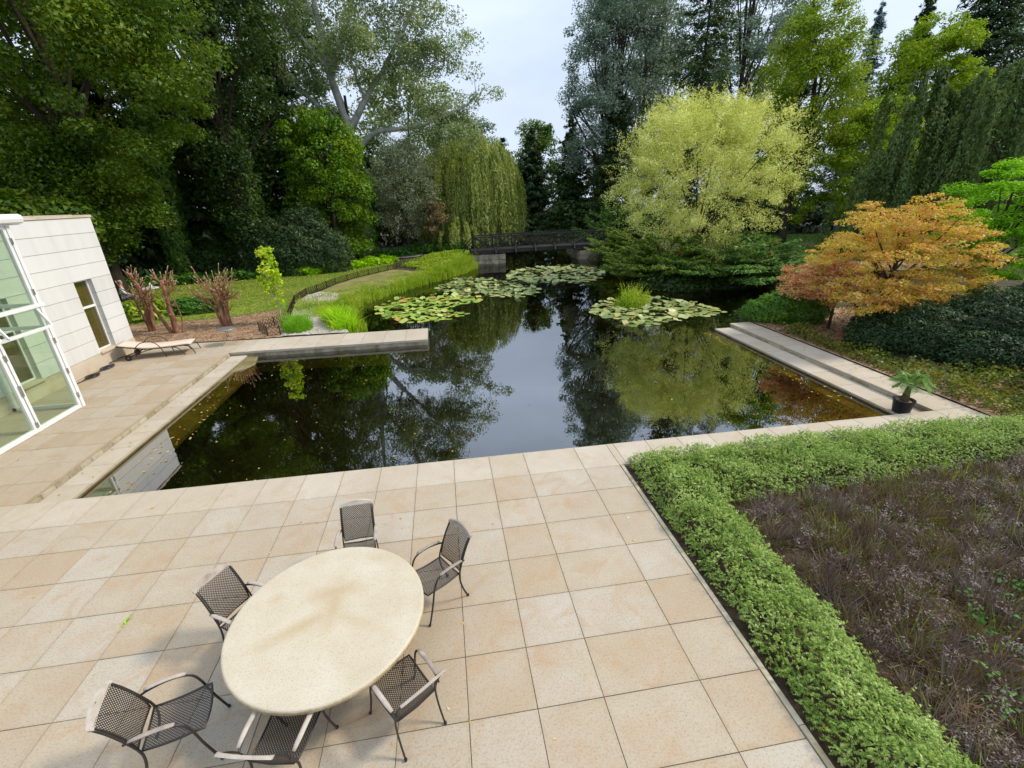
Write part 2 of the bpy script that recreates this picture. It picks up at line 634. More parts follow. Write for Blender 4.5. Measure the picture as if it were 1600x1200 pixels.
gx = grid_axis((-140, -40, 10), (-40, -13, 1.5), (-13, 30, .4), (30, 60, 1.5), (60, 160, 10))
gx = np.unique(np.concatenate([gx, [11.70, 11.74]]))
gy = grid_axis((-30, 4, 4), (4, 46, .4), (46, 60, 1.0), (60, 200, 10))
gy = np.unique(np.concatenate([gy, [17.91, 17.95]]))
GX, GY = np.meshgrid(gx, gy)
GZ = terrain_z(GX, GY)
GZ = GZ + np.where(GZ > -.05, .02 * vnoise(np.stack([GX, GY], -1), 1.1), 0) * smooth(18.2, 19, np.where(GX > 11.8, 99, GY))
nx_, ny_ = len(gx), len(gy)
gf = [(j * nx_ + i, j * nx_ + i + 1, (j + 1) * nx_ + i + 1, (j + 1) * nx_ + i) for j in range(ny_ - 1) for i in range(nx_ - 1)]
gme = bpy.data.meshes.new('ground')
gme.from_pydata(np.stack([GX, GY, GZ], -1).reshape(-1, 3).tolist(), [], gf)
gme.materials.append(M['forest_floor'])
gme.materials.append(M['pond_bed'])
cz = (GZ[:-1, :-1] + GZ[1:, 1:]) / 2
gme.polygons.foreach_set('material_index', (cz < -.33).astype(np.int32).ravel())
gme.polygons.foreach_set('use_smooth', [True] * len(gf))
gme.update()
tag(obj('ground', gme), 'dark leaf littered woodland ground around the pond', kind='structure')


def sheet(name, poly, z, mat, label, follow=False):
    o = MB().add([(x, y, z + (float(terrain_z(x, y)) if follow else 0)) for x, y in poly], [tuple(range(len(poly)))]).build(name, mat)
    return tag(o, label, kind='structure')


SOIL_BED = [(-16, 17.97), (-6.4, 17.97), (-6.9, 20.9), (-7.3, 22.2), (-8.2, 23.2), (-10.0, 22.2), (-13.0, 21.8), (-16, 22.3)]
LAWN = [(-30, 20.5), (-13.0, 21.6), (-10.0, 22.0), (-8.2, 23.0), (-7.4, 22.3), (-7.75, 24.6), (-7.65, 26.6), (-6.75, 29.8), (-5.8, 32.2), (-3.6, 35.7), (-.3, 40.2),
        (-3.0, 41.2), (-7.0, 38.2), (-10.0, 34.6), (-14.0, 33.3), (-18.5, 32.3), (-30, 31)]
GRAVEL = [(-6.5, 18.1), (-3.9, 18.0), (-4.9, 20.4), (-5.9, 22.6), (-5.6, 25.0), (-6.0, 26.6), (-7.2, 27.4), (-7.66, 26.5), (-7.72, 24.5), (-7.23, 22.1), (-6.97, 20.9)]
sheet('soil', SOIL_BED, .030, M['soil'], 'bare brown soil bed under the pruned trunks')
sheet('lawn', LAWN, .036, M['lawn'], 'yellowing green lawn left of the pond')
sheet('bank_grass_ground', [(-7.2, 27.4), (-6.0, 26.6), (-5.6, 25.0), (-5.2, 25.4), (-3.0, 29.2), (-.8, 32.6), (-.9, 34.6), (-2.9, 36.0), (-3.5, 35.6), (-5.77, 32.1), (-6.75, 29.7)], .031, rough_mat('dry_bank_grass', [(.12, .14, .03), (.20, .19, .06), (.30, .25, .11)], 1.2, .95, .6, 30), 'dry grassy strip between lattice edging and reeds')
sheet('gravel_strip', GRAVEL, .033, M['gravel'], 'pale gravel strip between lattice edging and reeds')
RIGHT_BED = [(11.74, 5.5), (22, 5.5), (22, 16.5), (13, 17.0), (11.74, 15.8)]
sheet('planting_bed_soil', RIGHT_BED, .034, M['soil'], 'brown soil of the shrub bed beside the right walkway')
LAWN_R = [(22.5, 29.3), (28.2, 27.6), (40, 30), (44, 46), (30, 46), (24, 36)]
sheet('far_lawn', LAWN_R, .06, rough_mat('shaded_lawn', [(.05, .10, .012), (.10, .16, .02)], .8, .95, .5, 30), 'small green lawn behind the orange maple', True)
sheet('far_gravel_path', [(19, 25.4), (30, 23.5), (34, 25.5), (28, 27.7), (22.5, 29.3)], .05, rough_mat('leafy_gravel', [(.20, .13, .06), (.32, .24, .13), (.42, .34, .22)], 5, .95), 'brown leaf strewn path in front of the far lawn', True)
sheet('far_path', [(-6.0, 41.2), (-3.0, 40.9), (.2, 40.2), (2.6, 40.0), (2.4, 41.6), (-2, 42.8), (-6.0, 42.8)], .05, M['gravel'], 'pale path leading from the lawn to the bridge', True)

# water: one still sheet, ends inside the banks
wm, nt, out = new_mat('pond_water')
tr = N(nt, 'BsdfTransparent')
tr.inputs['Color'].default_value = (.62, .56, .27, 1)
gl = N(nt, 'BsdfGlossy', Roughness=.012)
gl.inputs['Color'].default_value = (.93, .96, 1, 1)
fr = N(nt, 'Fresnel', IOR=1.33)
mr = N(nt, 'MapRange')
mr.inputs['From Min'].default_value = .02
mr.inputs['From Max'].default_value = .10
mr.inputs['To Min'].default_value = .13
mr.inputs['To Max'].default_value = .38
nt.links.new(fr.outputs[0], mr.inputs['Value'])
bp = N(nt, 'Bump', Strength=.05, Distance=.02)
wv = wpos(nt)
rm = N(nt, 'MapRange')
rm.inputs['From Min'].default_value = .50
rm.inputs['From Max'].default_value = .68
nt.links.new(noise(nt, .33, 2, .5, wv), rm.inputs['Value'])
fine = math_n(nt, 'MULTIPLY', noise(nt, 7, 2, .5, wv), math_n(nt, 'ADD', math_n(nt, 'MULTIPLY', rm.outputs[0], .75), .12))
nt.links.new(math_n(nt, 'ADD', noise(nt, 1.3, 3, .5, wv), fine), bp.inputs['Height'])
nt.links.new(bp.outputs[0], gl.inputs['Normal'])
ms = N(nt, 'MixShader')
nt.links.new(mr.outputs[0], ms.inputs[0])
nt.links.new(tr.outputs[0], ms.inputs[1])
nt.links.new(gl.outputs[0], ms.inputs[2])
nt.links.new(ms.outputs[0], out.inputs['Surface'])
WPOLY = [(-7.3, 7.7), (10.6, 7.7), (10.6, 15.2), (11.6, 15.9), (12.6, 16.9), (14.6, 18.5), (17.9, 20.8), (17.6, 23.1), (14.5, 23.3), (12.6, 23.0), (11.4, 24.3),
         (11.9, 27.5), (12.4, 31.5), (12.7, 36.2), (12.1, 38.1), (12.0, 43.0), (14.0, 50.2), (10.7, 56.5), (5.6, 55.4), (5.1, 48.0), (4.7, 43.0), (4.6, 38.5),
         (1.9, 38.0), (1.4, 35.8), (-.3, 32.5), (-2.7, 29.2), (-5.1, 25.4), (-5.8, 22.6), (-5.3, 20.4), (-4.4, 18.5), (-4.4, 17.4), (-7.3, 17.2)]
sheet('water', WPOLY, WATER_Z, wm, 'dark still pond water mirroring trees and sky')

# ------------------------------------------------------------------ terrace
terrace = tag(MB().box((-13.0, -1.0, -.6), (3.09, 7.02, -.035)).build('terrace', M['joint']), 'large beige granite terrace of square slabs around the table', kind='structure')
_slabs = {}


def slab(parent, x0, x1, y0, y1, z, mat, name='paving_slab', thick=.05, gap=.003):
    w, d = round(x1 - x0 - 2 * gap, 3), round(y1 - y0 - 2 * gap, 3)
    key = (w, d, thick, mat.name)
    if key not in _slabs:
        me = MB().box((-w / 2, -d / 2, -thick), (w / 2, d / 2, 0), .0025).mesh('paving_slab')
        me.materials.append(mat)
        _slabs[key] = me
    o = bpy.data.objects.new(name, _slabs[key])
    o.parent = parent
    o.location = ((x0 + x1) / 2, (y0 + y1) / 2, z + rng.uniform(-.0012, .0012))
    o.rotation_euler = (rng.normal(0, .0012), rng.normal(0, .0012), rng.normal(0, .0008))
    LINK(o)
    return o


COLS = [3.022, 2.332, 1.273, .577] + [-.12 - .6975 * k for k in range(0, 18)]
ROWS = [7.004 - .6835 * k for k in range(0, 11)]
for i in range(len(COLS) - 1):
    for j in range(len(ROWS) - 1):
        if COLS[i] < -11.2: continue
        slab(terrace, COLS[i + 1], COLS[i], ROWS[j + 1], ROWS[j], 0, M['slab'])

coping = tag(MB().box((-13.0, 7.03, -.45), (11.74, 7.77, -.035)).build('pool_coping', M['wet_stone']), 'long granite coping along the near pool edge', kind='structure')
ccols = [11.74, 10.88] + [10.17 - .7 * k for k in range(0, 11)]
ccols = [c for c in ccols if c > 3.1] + [3.022] + COLS[1:]
ccols = [c for c in ccols if c > -11.6]
for a, b in zip(ccols[:-1], ccols[1:]):
    slab(coping, b, a, 7.004, 7.80, 0, M['coping'], 'coping_stone')

side = tag(MB().box((-13.0, 7.81, -.9), (-7.74, 17.9, -.035)).build('side_terrace', M['joint']), 'beige slab terrace between glass pavilion and pool', kind='structure')
sx = [-7.70, -8.42, -9.12, -9.82, -10.52, -11.22, -12.6]
sy = [7.80 + .728 * k for k in range(0, 15)]
for i in range(len(sx) - 1):
    for j in range(len(sy) - 1):
        slab(side, sx[i + 1], sx[i], sy[j], sy[j + 1] if j < len(sy) - 2 else 17.97, 0, M['slab'])
# left pool steps
lstep = tag(MB().box((-7.72, 7.80, -.42), (-7.14, 16.36, -.185)).build('pool_step', M['wet_stone']), 'low granite step down to the water on the left pool side', kind='structure')
yy = np.linspace(7.80, 16.36, 13)
for a, b in zip(yy[:-1], yy[1:]):
    slab(lstep, -7.665, -7.12, a, b, -.13, M['coping'], 'step_stone', .05)
for a, b in zip(np.linspace(7.80, 16.36, 27)[:-1], np.linspace(7.80, 16.36, 27)[1:]):
    MB().box((-7.735 + rng.uniform(-.004, .004), a + .006, -.175), (-7.675 + rng.uniform(-.006, .004), b - .006, -.054)).build('riser_stone', M['riser'], lstep)
ledge = MB().add([(-7.14, 7.80, -.27), (-6.55, 7.80, -.36), (-6.45, 15.0, -.235), (-6.78, 16.36, -.195), (-7.14, 16.36, -.19),
                  (-7.14, 7.80, -.42), (-6.55, 7.80, -.44), (-6.45, 15.0, -.34), (-6.78, 16.36, -.32), (-7.14, 16.36, -.32)],
                 [(0, 1, 2, 3, 4), (0, 5, 6, 1), (1, 6, 7, 2), (2, 7, 8, 3), (3, 8, 9, 4)]).build('underwater_ledge', M['wet_stone'], lstep)
MB().box((-6.5, 7.80, -.44), (10.15, 8.28, -.31)).build('underwater_ledge', M['wet_stone'], coping)

pw = tag(MB().box((-8.2, 7.2, -1.7), (11.3, 7.74, -.46)).build('pool_wall', M['pond_bed']), 'dark pool walls below the water line', kind='structure')
MB().box((-8.2, 7.75, -1.7), (-7.2, 16.3, -.46)).build('wall_face', M['pond_bed'], pw)
MB().box((10.4, 7.75, -1.7), (11.3, 15.5, -.46)).build('wall_face', M['pond_bed'], pw)
# right walkway and step
rwalk = tag(MB().box((10.93, 7.81, -.9), (11.71, 15.72, -.052)).build('walkway', M['joint']), 'pale stone walkway along the right pool edge', kind='structure')
for a, b in zip(np.linspace(7.80, 15.75, 9)[:-1], np.linspace(7.80, 15.75, 9)[1:]):
    slab(rwalk, 10.88, 11.74, a, b, 0, M['coping'], 'walkway_slab', .05, .003)
for a, b in zip(np.linspace(7.82, 15.72, 15)[:-1], np.linspace(7.82, 15.72, 15)[1:]):
    MB().box((10.895 + rng.uniform(-.005, .004), a + .004, -.128), (10.928, b - .004, -.052)).build('riser_stone', M['riser'], rwalk)
rstep = tag(MB().box((10.22, 7.81, -.42), (10.93, 15.58, -.185)).build('pool_step', M['wet_stone']), 'lower stone step at the right pool edge under the potted palm', kind='structure')
for a, b in zip(np.linspace(7.81, 15.60, 9)[:-1], np.linspace(7.81, 15.60, 9)[1:]):
    slab(rstep, 10.19, 10.89, a, b, -.13, M['coping'], 'step_stone', .05, .003)
MB().box((9.75, 8.30, -.40), (10.22, 15.75, -.30)).build('underwater_ledge', M['wet_stone'], rstep)

# jetty
jet = thing('stone_jetty', 'low stone jetty slab reaching into the pond from the side terrace', 'jetty', (-7.7, 16.38, 0))
jx = [0.0] + [.52 + .79 * k for k in range(0, 9)]
jx[-1] = 6.88
MB().box((.0, .05, -.9), (6.85, 1.50, -.12)).build('core', M['wet_stone'], jet)
for a, b in zip(jx[:-1], jx[1:]):
    slab(jet, a, b, 0.0, 1.57, 0, M['coping'], 'cap_stone', .075, .003)
    MB().box((a + .004, .022, -.30), (b - .004, .075, -.082)).build('side_stone', M['pale_ashlar'], jet)
MB().box((6.80, .03, -.30), (6.862, 1.54, -.082)).build('side_stone', M['pale_ashlar'], jet)

# edging strip between slabs and hedge
edge = thing('edging_strip', 'thin stone edging strip between terrace slabs and low hedge', 'edging', (3.06, 1.0, 0))
for k in range(6):
    MB().box((-.032, -1.0 + k * 1.165, -.2), (.03, -1.0 + k * 1.165 + 1.158, .012 + .003 * (k % 2)), .004).build('edging_piece', M['riser'], edge)
sheet('hedge_bed_soil', [(3.095, -1), (30, -1), (30, 5.5), (11.76, 5.6), (11.76, 6.99), (3.095, 6.99)], -.045, rough_mat('dark_soil', [(.018, .011, .007), (.05, .032, .02), (.10, .065, .04)], 8, .95, .6, 40), 'dark soil of the planting bed under hedge and lavender')

# ------------------------------------------------------------------ white building
WX = -11.30
bld = thing('white_building', 'white stone clad building with horizontal joints and a narrow window', 'building', (WX, 17.6, 0))
# local: x towards pool is +, wall plane x=0, y runs negative towards the camera
MB().box((-9, -14, .0), (-.215, -.02, 4.50)).build('wall_core', M['interior'], bld)
WIN = [(-1.73, -.95), (-4.90, -4.10), (-8.1, -7.3)]
ZT = [.44 + k * (4.54 - .44) / 9 for k in range(10)]
ZWIN = (ZT[0], ZT[5])
for k in range(9):
    z0, z1 = ZT[k] + .006, ZT[k + 1] - .006
    if k < 5:
        ys = [-14.0]
        for a, b in sorted(WIN):
            ys += [a, b]
        ys += [0.0]
        segs = [(ys[i], ys[i + 1]) for i in range(0, len(ys), 2)]
    else:
        segs = [(-14.0, 0.0)]
    for a, b in segs:
        MB().box((-.20, a, z0), (rng.uniform(-.0015, .0015), b, z1)).build('wall_panel', M['white_wall'], bld)
        MB().box((-.20, a + .008, z0 - .012), (-.018, b - .008, z0 + .002)).build('joint_strip', M['grey_metal'], bld)
MB().box((-9.0, -.20, .44), (-.21, 0.0, 4.53)).build('end_wall', M['white_wall'], bld)
MB().box((-9.02, -14, 4.548), (.025, .03, 4.62)).build('roof_cap', M['plinth'], bld)
MB().box((-9.0, -14, 4.622), (-.3, -.3, 4.64)).build('roof', M['gravel'], bld)
MB().box((-.20, -14, -.02), (.012, .012, .434)).build('plinth', M['plinth'], bld)
for a, b in WIN:
    w = MB().box((-.205, a, ZWIN[0] + .05), (-.198, b, ZWIN[1])).build('window', M['blind'], bld)
    MB().box((-.178, a + .04, ZWIN[0] + .09), (-.172, b - .04, ZWIN[1] - .04)).build('pane', M['window_glass'], w)
    fr_ = MB()
    fr_.box((-.195, a, ZWIN[0] + .04), (-.145, a + .045, ZWIN[1] - .005)).box((-.195, b - .045, ZWIN[0] + .04), (-.145, b, ZWIN[1] - .005))
    fr_.box((-.194, a + .046, ZWIN[0] + .04), (-.146, b - .046, ZWIN[0] + .09)).box((-.194, a + .046, ZWIN[1] - .05), (-.146, b - .046, ZWIN[1] - .005))
    fr_.box((-.193, a + .046, 1.84), (-.140, b - .046, 1.91))
    fr_.build('frame', M['white_metal'], w)
    MB().box((-.19, a - .03, ZWIN[0] - .03), (.06, b + .03, ZWIN[0] + .032), .006).build('sill', M['plinth'], w)

# ------------------------------------------------------------------ glass pavilion
PX = -9.71
pav = thing('glass_pavilion', 'glazed pavilion with white metal frames at the left edge', 'pavilion', (PX, 12.40, 0))
WM = M['white_metal']
MB().box((-1.58, -6.4, -.02), (-.03, -.05, .012)).build('floor', M['slab'], pav)
MB().box((-1.57, -6.4, 4.5), (.10, .22, 4.52)).build('ceiling', WM, pav)
rp_ = MB()
prof = [(.10 + .0, 4.525), (.165, 4.56), (.18, 4.63), (.165, 4.70), (.10, 4.735)]
ro = [(-6.4, 0)]
V, F = [], []
for yv in (-6.4, .28):
    for dx, z in [(-1.57, 4.525)] + prof + [(-1.57, 4.735)]:
        V.append((dx, yv, z))
n_ = len(V) // 2
F = [tuple(range(n_)), tuple(range(n_, 2 * n_))[::-1]] + [((i + 1) % n_, i, i + n_, (i + 1) % n_ + n_) for i in range(n_)]
rp_.add(V, F)
rp_.build('roof', WM, pav)
MB().box((-1.4, -1.0, 4.74), (-.9, -.4, 4.80)).box((-1.25, -.9, 4.80), (-1.05, -.5, 4.95)).build('roof_lamp', WM, pav)


def post(x0, x1, y0, y1, z0, z1, name='post'):
    return MB().box((x0, y0, z0), (x1, y1, z1)).build(name, WM, pav)


# corner post made of two profiles with hinges
post(-.05, .03, -.185, -.105, .0, 4.5)
post(-.05, .045, -.095, 0.0, .0, 4.5)
for z in (.28, .95, 1.75, 2.95, 4.1):
    MB().box((.031, -.125, z), (.058, -.075, z + .13)).build('hinge', M['grey_metal'], pav)
# mullion between the doors
for y0 in (-1.58, -3.05, -4.55):
    post(-.05, .03, y0, y0 + .08, .0, 2.14, 'mullion')
    post(-.05, .04, y0 + .10, y0 + .17, .0, 2.14, 'mullion')
    post(-.05, .025, y0 + .05, y0 + .12, 2.78, 4.5, 'mullion')
    for z in (.12, .9, 1.75):
        MB().box((.031, y0 + .055, z), (.055, y0 + .12, z + .12)).build('hinge', M['grey_metal'], pav)
post(-.05, .06, -6.4, .05, 2.66, 2.74, 'transom')
post(-.05, .045, -6.4, -.19, 2.12, 2.19, 'transom')
post(-.05, .05, -6.4, -.19, .012, .10, 'bottom_rail')
post(-.05, .05, -6.4, -.19, 4.43, 4.50, 'top_rail')
for (y0, y1) in ((-1.40, -.19), (-2.87, -1.59), (-4.37, -3.06), (-6.4, -4.56)):
    MB().box((-.015, y0, .10), (-.005, y1, 2.12)).build('door_pane', M['glass'], pav)
    MB().box((-.015, y0, 2.74), (-.005, y1, 4.43)).build('upper_pane', M['glass'], pav)
for y_ in (-1.50, -2.95):
    MB().box((.04, y_ - .02, .98), (.075, y_ + .02, 1.16)).build('door_handle', M['grey_metal'], pav)
# tilted awning light between the two transoms
aw = thing('awning_window', None, None)
aw.parent = pav
for (y0, y1) in ((-1.40, -.19), (-2.87, -1.59)):
    g_ = MB().add([(.00, y0, 2.66), (.00, y1, 2.66), (.20, y1, 2.22), (.20, y0, 2.22), (-.01, y0, 2.655), (-.01, y1, 2.655), (.19, y1, 2.215), (.19, y0, 2.215)],
                  [(0, 3, 2, 1), (4, 5, 6, 7), (0, 1, 5, 4), (1, 2, 6, 5), (2, 3, 7, 6), (3, 0, 4, 7)]).build('awning_pane', M['glass'], aw)
    MB().bar((.20, y0, 2.215), (.20, y1, 2.215), .045, .05).bar((.0, y1, 2.66), (.20, y1, 2.215), .04, .05).bar((.0, y0, 2.66), (.20, y0, 2.215), .04, .05).build('awning_frame', WM, aw)
# side glazing facing the lounger
post(-1.58, -.05, -.09, -.01, 2.12, 2.19, 'transom')
post(-1.58, -.05, -.09, -.01, .012, .10, 'bottom_rail')
post(-1.58, -.05, -.09, -.01, 2.66, 2.74, 'transom')
post(-1.585, -1.50, -.09, -.005, .0, 4.5, 'post')
MB().box((-1.50, -.055, .10), (-.06, -.045, 2.12)).build('side_pane', M['glass'], pav)
MB().box((-1.50, -.055, 2.74), (-.06, -.045, 4.43)).build('side_pane', M['glass'], pav)
MB().box((-1.50, -.055, 2.19), (-.06, -.045, 2.66)).build('side_pane', M['glass'], pav)


# ------------------------------------------------------------------ round granite table
tm, nt, out = new_mat('speckled_granite_top')
b = N(nt, 'BsdfPrincipled', Roughness=.55)
b.inputs['Specular IOR Level'].default_value = .35
tcn = N(nt, 'TexCoord')
pos = tcn.outputs['Object']
base_c = ramp(nt, [(.3, (.46, .395, .285)), (.7, (.53, .475, .37))])
nt.links.new(noise(nt, 2.2, 4, .6, pos), base_c.inputs['Fac'])
col = base_c.outputs['Color']
# damp stain left by a parasol foot: three lobes from the middle


def lobe(cx, cy, sx_, sy_, rot):
    mp = N(nt, 'Mapping', vector_type='TEXTURE')
    mp.inputs['Location'].default_value = (cx, cy, 0)
    mp.inputs['Rotation'].default_value = (0, 0, rot)
    mp.inputs['Scale'].default_value = (sx_, sy_, 1)
    nt.links.new(pos, mp.inputs['Vector'])
    ln = N(nt, 'VectorMath', operation='LENGTH')
    ds = N(nt, 'VectorMath', operation='ADD')
    nv = N(nt, 'TexNoise', Scale=7, Detail=4)
    nt.links.new(pos, nv.inputs['Vector'])
    sc = N(nt, 'VectorMath', operation='SCALE')
    sc.inputs['Scale'].default_value = .9
    nt.links.new(nv.outputs['Color'], sc.inputs[0])
    sb = N(nt, 'VectorMath', operation='SUBTRACT')
    nt.links.new(sc.outputs[0], sb.inputs[0])
    sb.inputs[1].default_value = (.45, .45, .45)
    nt.links.new(mp.outputs[0], ds.inputs[0])
    nt.links.new(sb.outputs[0], ds.inputs[1])
    fl = N(nt, 'VectorMath', operation='MULTIPLY')
    fl.inputs[1].default_value = (1, 1, 0)
    nt.links.new(ds.outputs[0], fl.inputs[0])
    nt.links.new(fl.outputs[0], ln.inputs[0])
    r_ = N(nt, 'MapRange')
    r_.inputs['From Min'].default_value = 1.75
    r_.inputs['From Max'].default_value = .25
    nt.links.new(ln.outputs['Value'], r_.inputs['Value'])
    return r_.outputs[0]


st = math_n(nt, 'MAXIMUM', lobe(.0, .28, .24, .10, .1), lobe(.03, .12, .085, .26, 0.0))
st = math_n(nt, 'MAXIMUM', st, lobe(-.25, -.12, .32, .075, .45))
st = math_n(nt, 'MAXIMUM', st, math_n(nt, 'MULTIPLY', lobe(.25, -.12, .30, .06, -.5), .6))
st = math_n(nt, 'MAXIMUM', st, math_n(nt, 'MULTIPLY', lobe(.45, .72, .10, .06, -.5), .6))
st = math_n(nt, 'MAXIMUM', st, math_n(nt, 'MULTIPLY', lobe(-.62, .30, .06, .07, -.5), .7))
col = mixc(nt, math_n(nt, 'MULTIPLY', st, .80), col, (.42, .325, .19))
sp = N(nt, 'MapRange')
sp.inputs['From Min'].default_value = .55
sp.inputs['From Max'].default_value = .70
nt.links.new(noise(nt, 80, 2, .7, pos), sp.inputs['Value'])
col = mixc(nt, math_n(nt, 'MULTIPLY', sp.outputs[0], .62), col, (.22, .18, .12))
nt.links.new(col, b.inputs['Base Color'])
nt.links.new(b.outputs[0], out.inputs['Surface'])
table = thing('round_table', 'large round pale granite table with a brown stain in its middle', 'table', (-1.52, 3.78, 0))
top = MB().lathe([(.90, .672), (.985, .675), (.997, .682), (1.0, .70), (1.0, .728), (.992, .738), (.975, .740)], 96)
to = top.build('table_top', tm, table, True)
for p in to.data.polygons:
    if len(p.vertices) > 4: p.use_smooth = False
ed = rough_mat('rough_granite_edge', [(.28, .20, .08), (.44, .35, .20), (.52, .45, .33)], 12, .85, .4, 60)
MB().lathe([(1.001, .684), (1.0035, .688), (1.0035, .722), (1.001, .727)], 96).build('table_edge', ed, table, True)
MB().lathe([(.34, .0), (.34, .04), (.20, .06), (.19, .60), (.30, .64), (.62, .671)], 32).build('pedestal', M['plinth'], table, True)

# ------------------------------------------------------------------ garden chairs
def ribbon_net(P, nu, nv, wu, th=.003):
    """woven strap lattice over a patch P(u,v)->xyz ; diagonal strands"""
    mb = MB()
    segs = 7
    def strand(a, b_):
        (u0, v0), (u1, v1) = a, b_
        pts = A([P(u0 + (u1 - u0) * t, v0 + (v1 - v0) * t) for t in np.linspace(0, 1, segs)])
        T = norm(np.gradient(pts, axis=0))
        nn = A([np.cross(P(min(u + .02, 1), v) - P(max(u - .02, 0), v), P(u, min(v + .02, 1)) - P(u, max(v - .02, 0)))
                for u, v in [(u0 + (u1 - u0) * t, v0 + (v1 - v0) * t) for t in np.linspace(0, 1, segs)]])
        nn = norm(nn)
        sd = norm(np.cross(T, nn)) * wu / 2
        V = np.concatenate([pts - sd, pts + sd])
        mb.add(V, [(i, i + 1, i + 1 + segs, i + segs) for i in range(segs - 1)])
    asp = nv / nu
    for k in range(nu + nv):
        # strands u - v*asp... diagonal across unit square in strap counts
        c = k + .5
        pts = []
        for sgn in (1, -1):
            # line: U = c - sgn*V  in strap units (0..nu, 0..nv)
            if sgn == 1:
                v_lo, v_hi = max(0, c - nu), min(nv, c)
                a, b_ = (c - v_lo, v_lo), (c - v_hi, v_hi)
            else:
                v_lo, v_hi = max(0, nv - c), min(nv, nu + nv - c)
                a, b_ = (v_lo - nv + c, v_lo), (v_hi - nv + c, v_hi)
            if abs(a[1] - b_[1]) > .05:
                strand((a[0] / nu, a[1] / nv), (b_[0] / nu, b_[1] / nv))
    return mb


def seat_P(u, v):
    y = -.20 + .47 * v
    hw = .205 + .018 * v
    z = .430 - .018 * math.sin(PI * min(v * 1.1, 1)) + .012 * v - .012 * math.sin(PI * u)
    if v > .85: z -= .25 * (v - .85) ** 2 * 10 * .1
    bow = .022 * math.sin(PI * u) * max(0, v - .5) * 2
    return A(((u * 2 - 1) * hw, y + bow, z))


def back_P(u, v):
    z = .455 + .435 * v
    y = -.225 - .055 * v - .125 * v * v - .014 * math.sin(PI * u)
    return A(((u * 2 - 1) * (.200 - .004 * v), y, z))


def make_chair():
    c = thing('garden_chair', 'x', 'chair', group='garden chairs around the round table')
    dm, ww = M['dark_metal'], M['weathered_wood']
    obj('seat_mesh', ribbon_net(seat_P, 17, 19, .0085).mesh('seat_mesh'), dm, c)
    obj('back_mesh', ribbon_net(back_P, 16, 18, .0085).mesh('back_mesh'), dm, c)
    sf = MB()
    loop = [seat_P(0, v) for v in np.linspace(0, 1, 7)] + [seat_P(u, 1) for u in np.linspace(.15, 1, 6)] + [seat_P(1, v) for v in np.linspace(.85, 0, 6)] + [seat_P(u, 0) for u in (.5, 0)]
    sf.tube(loop, .0105, 6)
    sf.build('seat_frame', dm, c, True)
    bf = MB()
    loop = [back_P(0, v) for v in np.linspace(0, 1, 7)] + [back_P(u, 1) for u in (.5, 1)] + [back_P(1, v) for v in np.linspace(.85, 0, 6)] + [back_P(u, 0) for u in (.5, 0)]
    bf.tube(loop, .0085, 6)
    bf.build('back_frame', dm, c, True)
    for s in (-1, 1):
        p = interp_path([(s * .225, -.30, .0), (s * .222, -.245, .14), (s * .220, -.205, .30), (s * .218, -.205, .44), (s * .215, -.27, .62), (s * .213, -.345, .78), (s * .212, -.425, .905)], 14)
        MB().tube(p, .0125, 8, .75).build('rear_leg', dm, c, True)
        p = interp_path([(s * .258, .315, .0), (s * .254, .27, .15), (s * .250, .225, .32), (s * .249, .195, .47), (s * .249, .150, .585), (s * .248, .075, .635), (s * .246, -.06, .645), (s * .236, -.20, .625), (s * .222, -.285, .600)], 22)
        MB().tube(p, .0125, 8, .75).build('front_leg', dm, c, True)
        q = interp_path([(s * .249, .10, .648), (s * .250, .0, .661), (s * .247, -.12, .658), (s * .239, -.235, .642)], 9)
        w_ = np.interp(np.linspace(0, 1, 9), [0, .15, .8, 1], [.017, .024, .023, .016])
        MB().tube(q, w_, 8, .45).build('armrest', ww, c, True)
        for (fx, fy) in ((s * .258, .315), (s * .225, -.30)):
            MB().lathe([(.014, 0), (.0155, .004), (.0155, .022), (.013, .026)], 10, (fx, fy, 0)).build('foot_cap', M['black_plastic'], c)
    # arched top rail
    tr_ = MB()
    n = 13
    V = []
    for i in range(n):
        u = -1 + 2 * i / (n - 1)
        x = u * .228
        zb, zt = .886 + .004 * (1 - u * u), .906 + .042 * (1 - u * u)
        y = -.405 - .014 * (1 - u * u)
        for dy, z in ((-.015, zb), (.015, zb), (.004, zt), (-.024, zt)):
            V.append((x, y + dy - (z - .886) * .35, z))
    F = [(0, 1, 2, 3), tuple(4 * (n - 1) + k for k in (3, 2, 1, 0))]
    for i in range(n - 1):
        for k in range(4):
            k2 = (k + 1) % 4
            F.append((4 * i + k2, 4 * i + k, 4 * i + 4 + k, 4 * i + 4 + k2))
    tr_.add(V, F)
    rail = tr_.build('top_rail', ww, c)
    MB().lathe([(.011, 0), (.011, .003)], 10, (0, -.4375, .937)).build('rail_stud', M['bark'], rail)
    return c


chair0 = make_chair()
CH = [((-1.45, 5.03), (.07, -1.0), 'dark mesh garden chair facing the camera on the pool side of the round table'),
      ((-.41, 4.45), (-.82, -.57), 'dark mesh garden chair right of the round table, pulled out beside the pool end'),
      ((-2.52, 4.17), (.88, -.47), 'dark mesh garden chair pushed in at the left rear of the round table'),
      ((-.71, 3.03), (-.58, .82), 'dark mesh garden chair seen from behind at the lower right of the table'),
      ((-2.80, 3.12), (.96, .27), 'dark mesh garden chair pulled out at the lower left, its whole seat showing'),
      ((-1.73, 2.80), (.21, .98), 'dark mesh garden chair nearest the camera, tucked under the table and cut by the frame')]
for i, ((x, y), (dx, dy), lab) in enumerate(CH):
    c = chair0 if i == 0 else copy_tree(chair0)
    c.location = (x, y, .002)
    c.rotation_euler = (0, 0, math.atan2(dy, dx) - PI / 2)
    c['label'] = lab

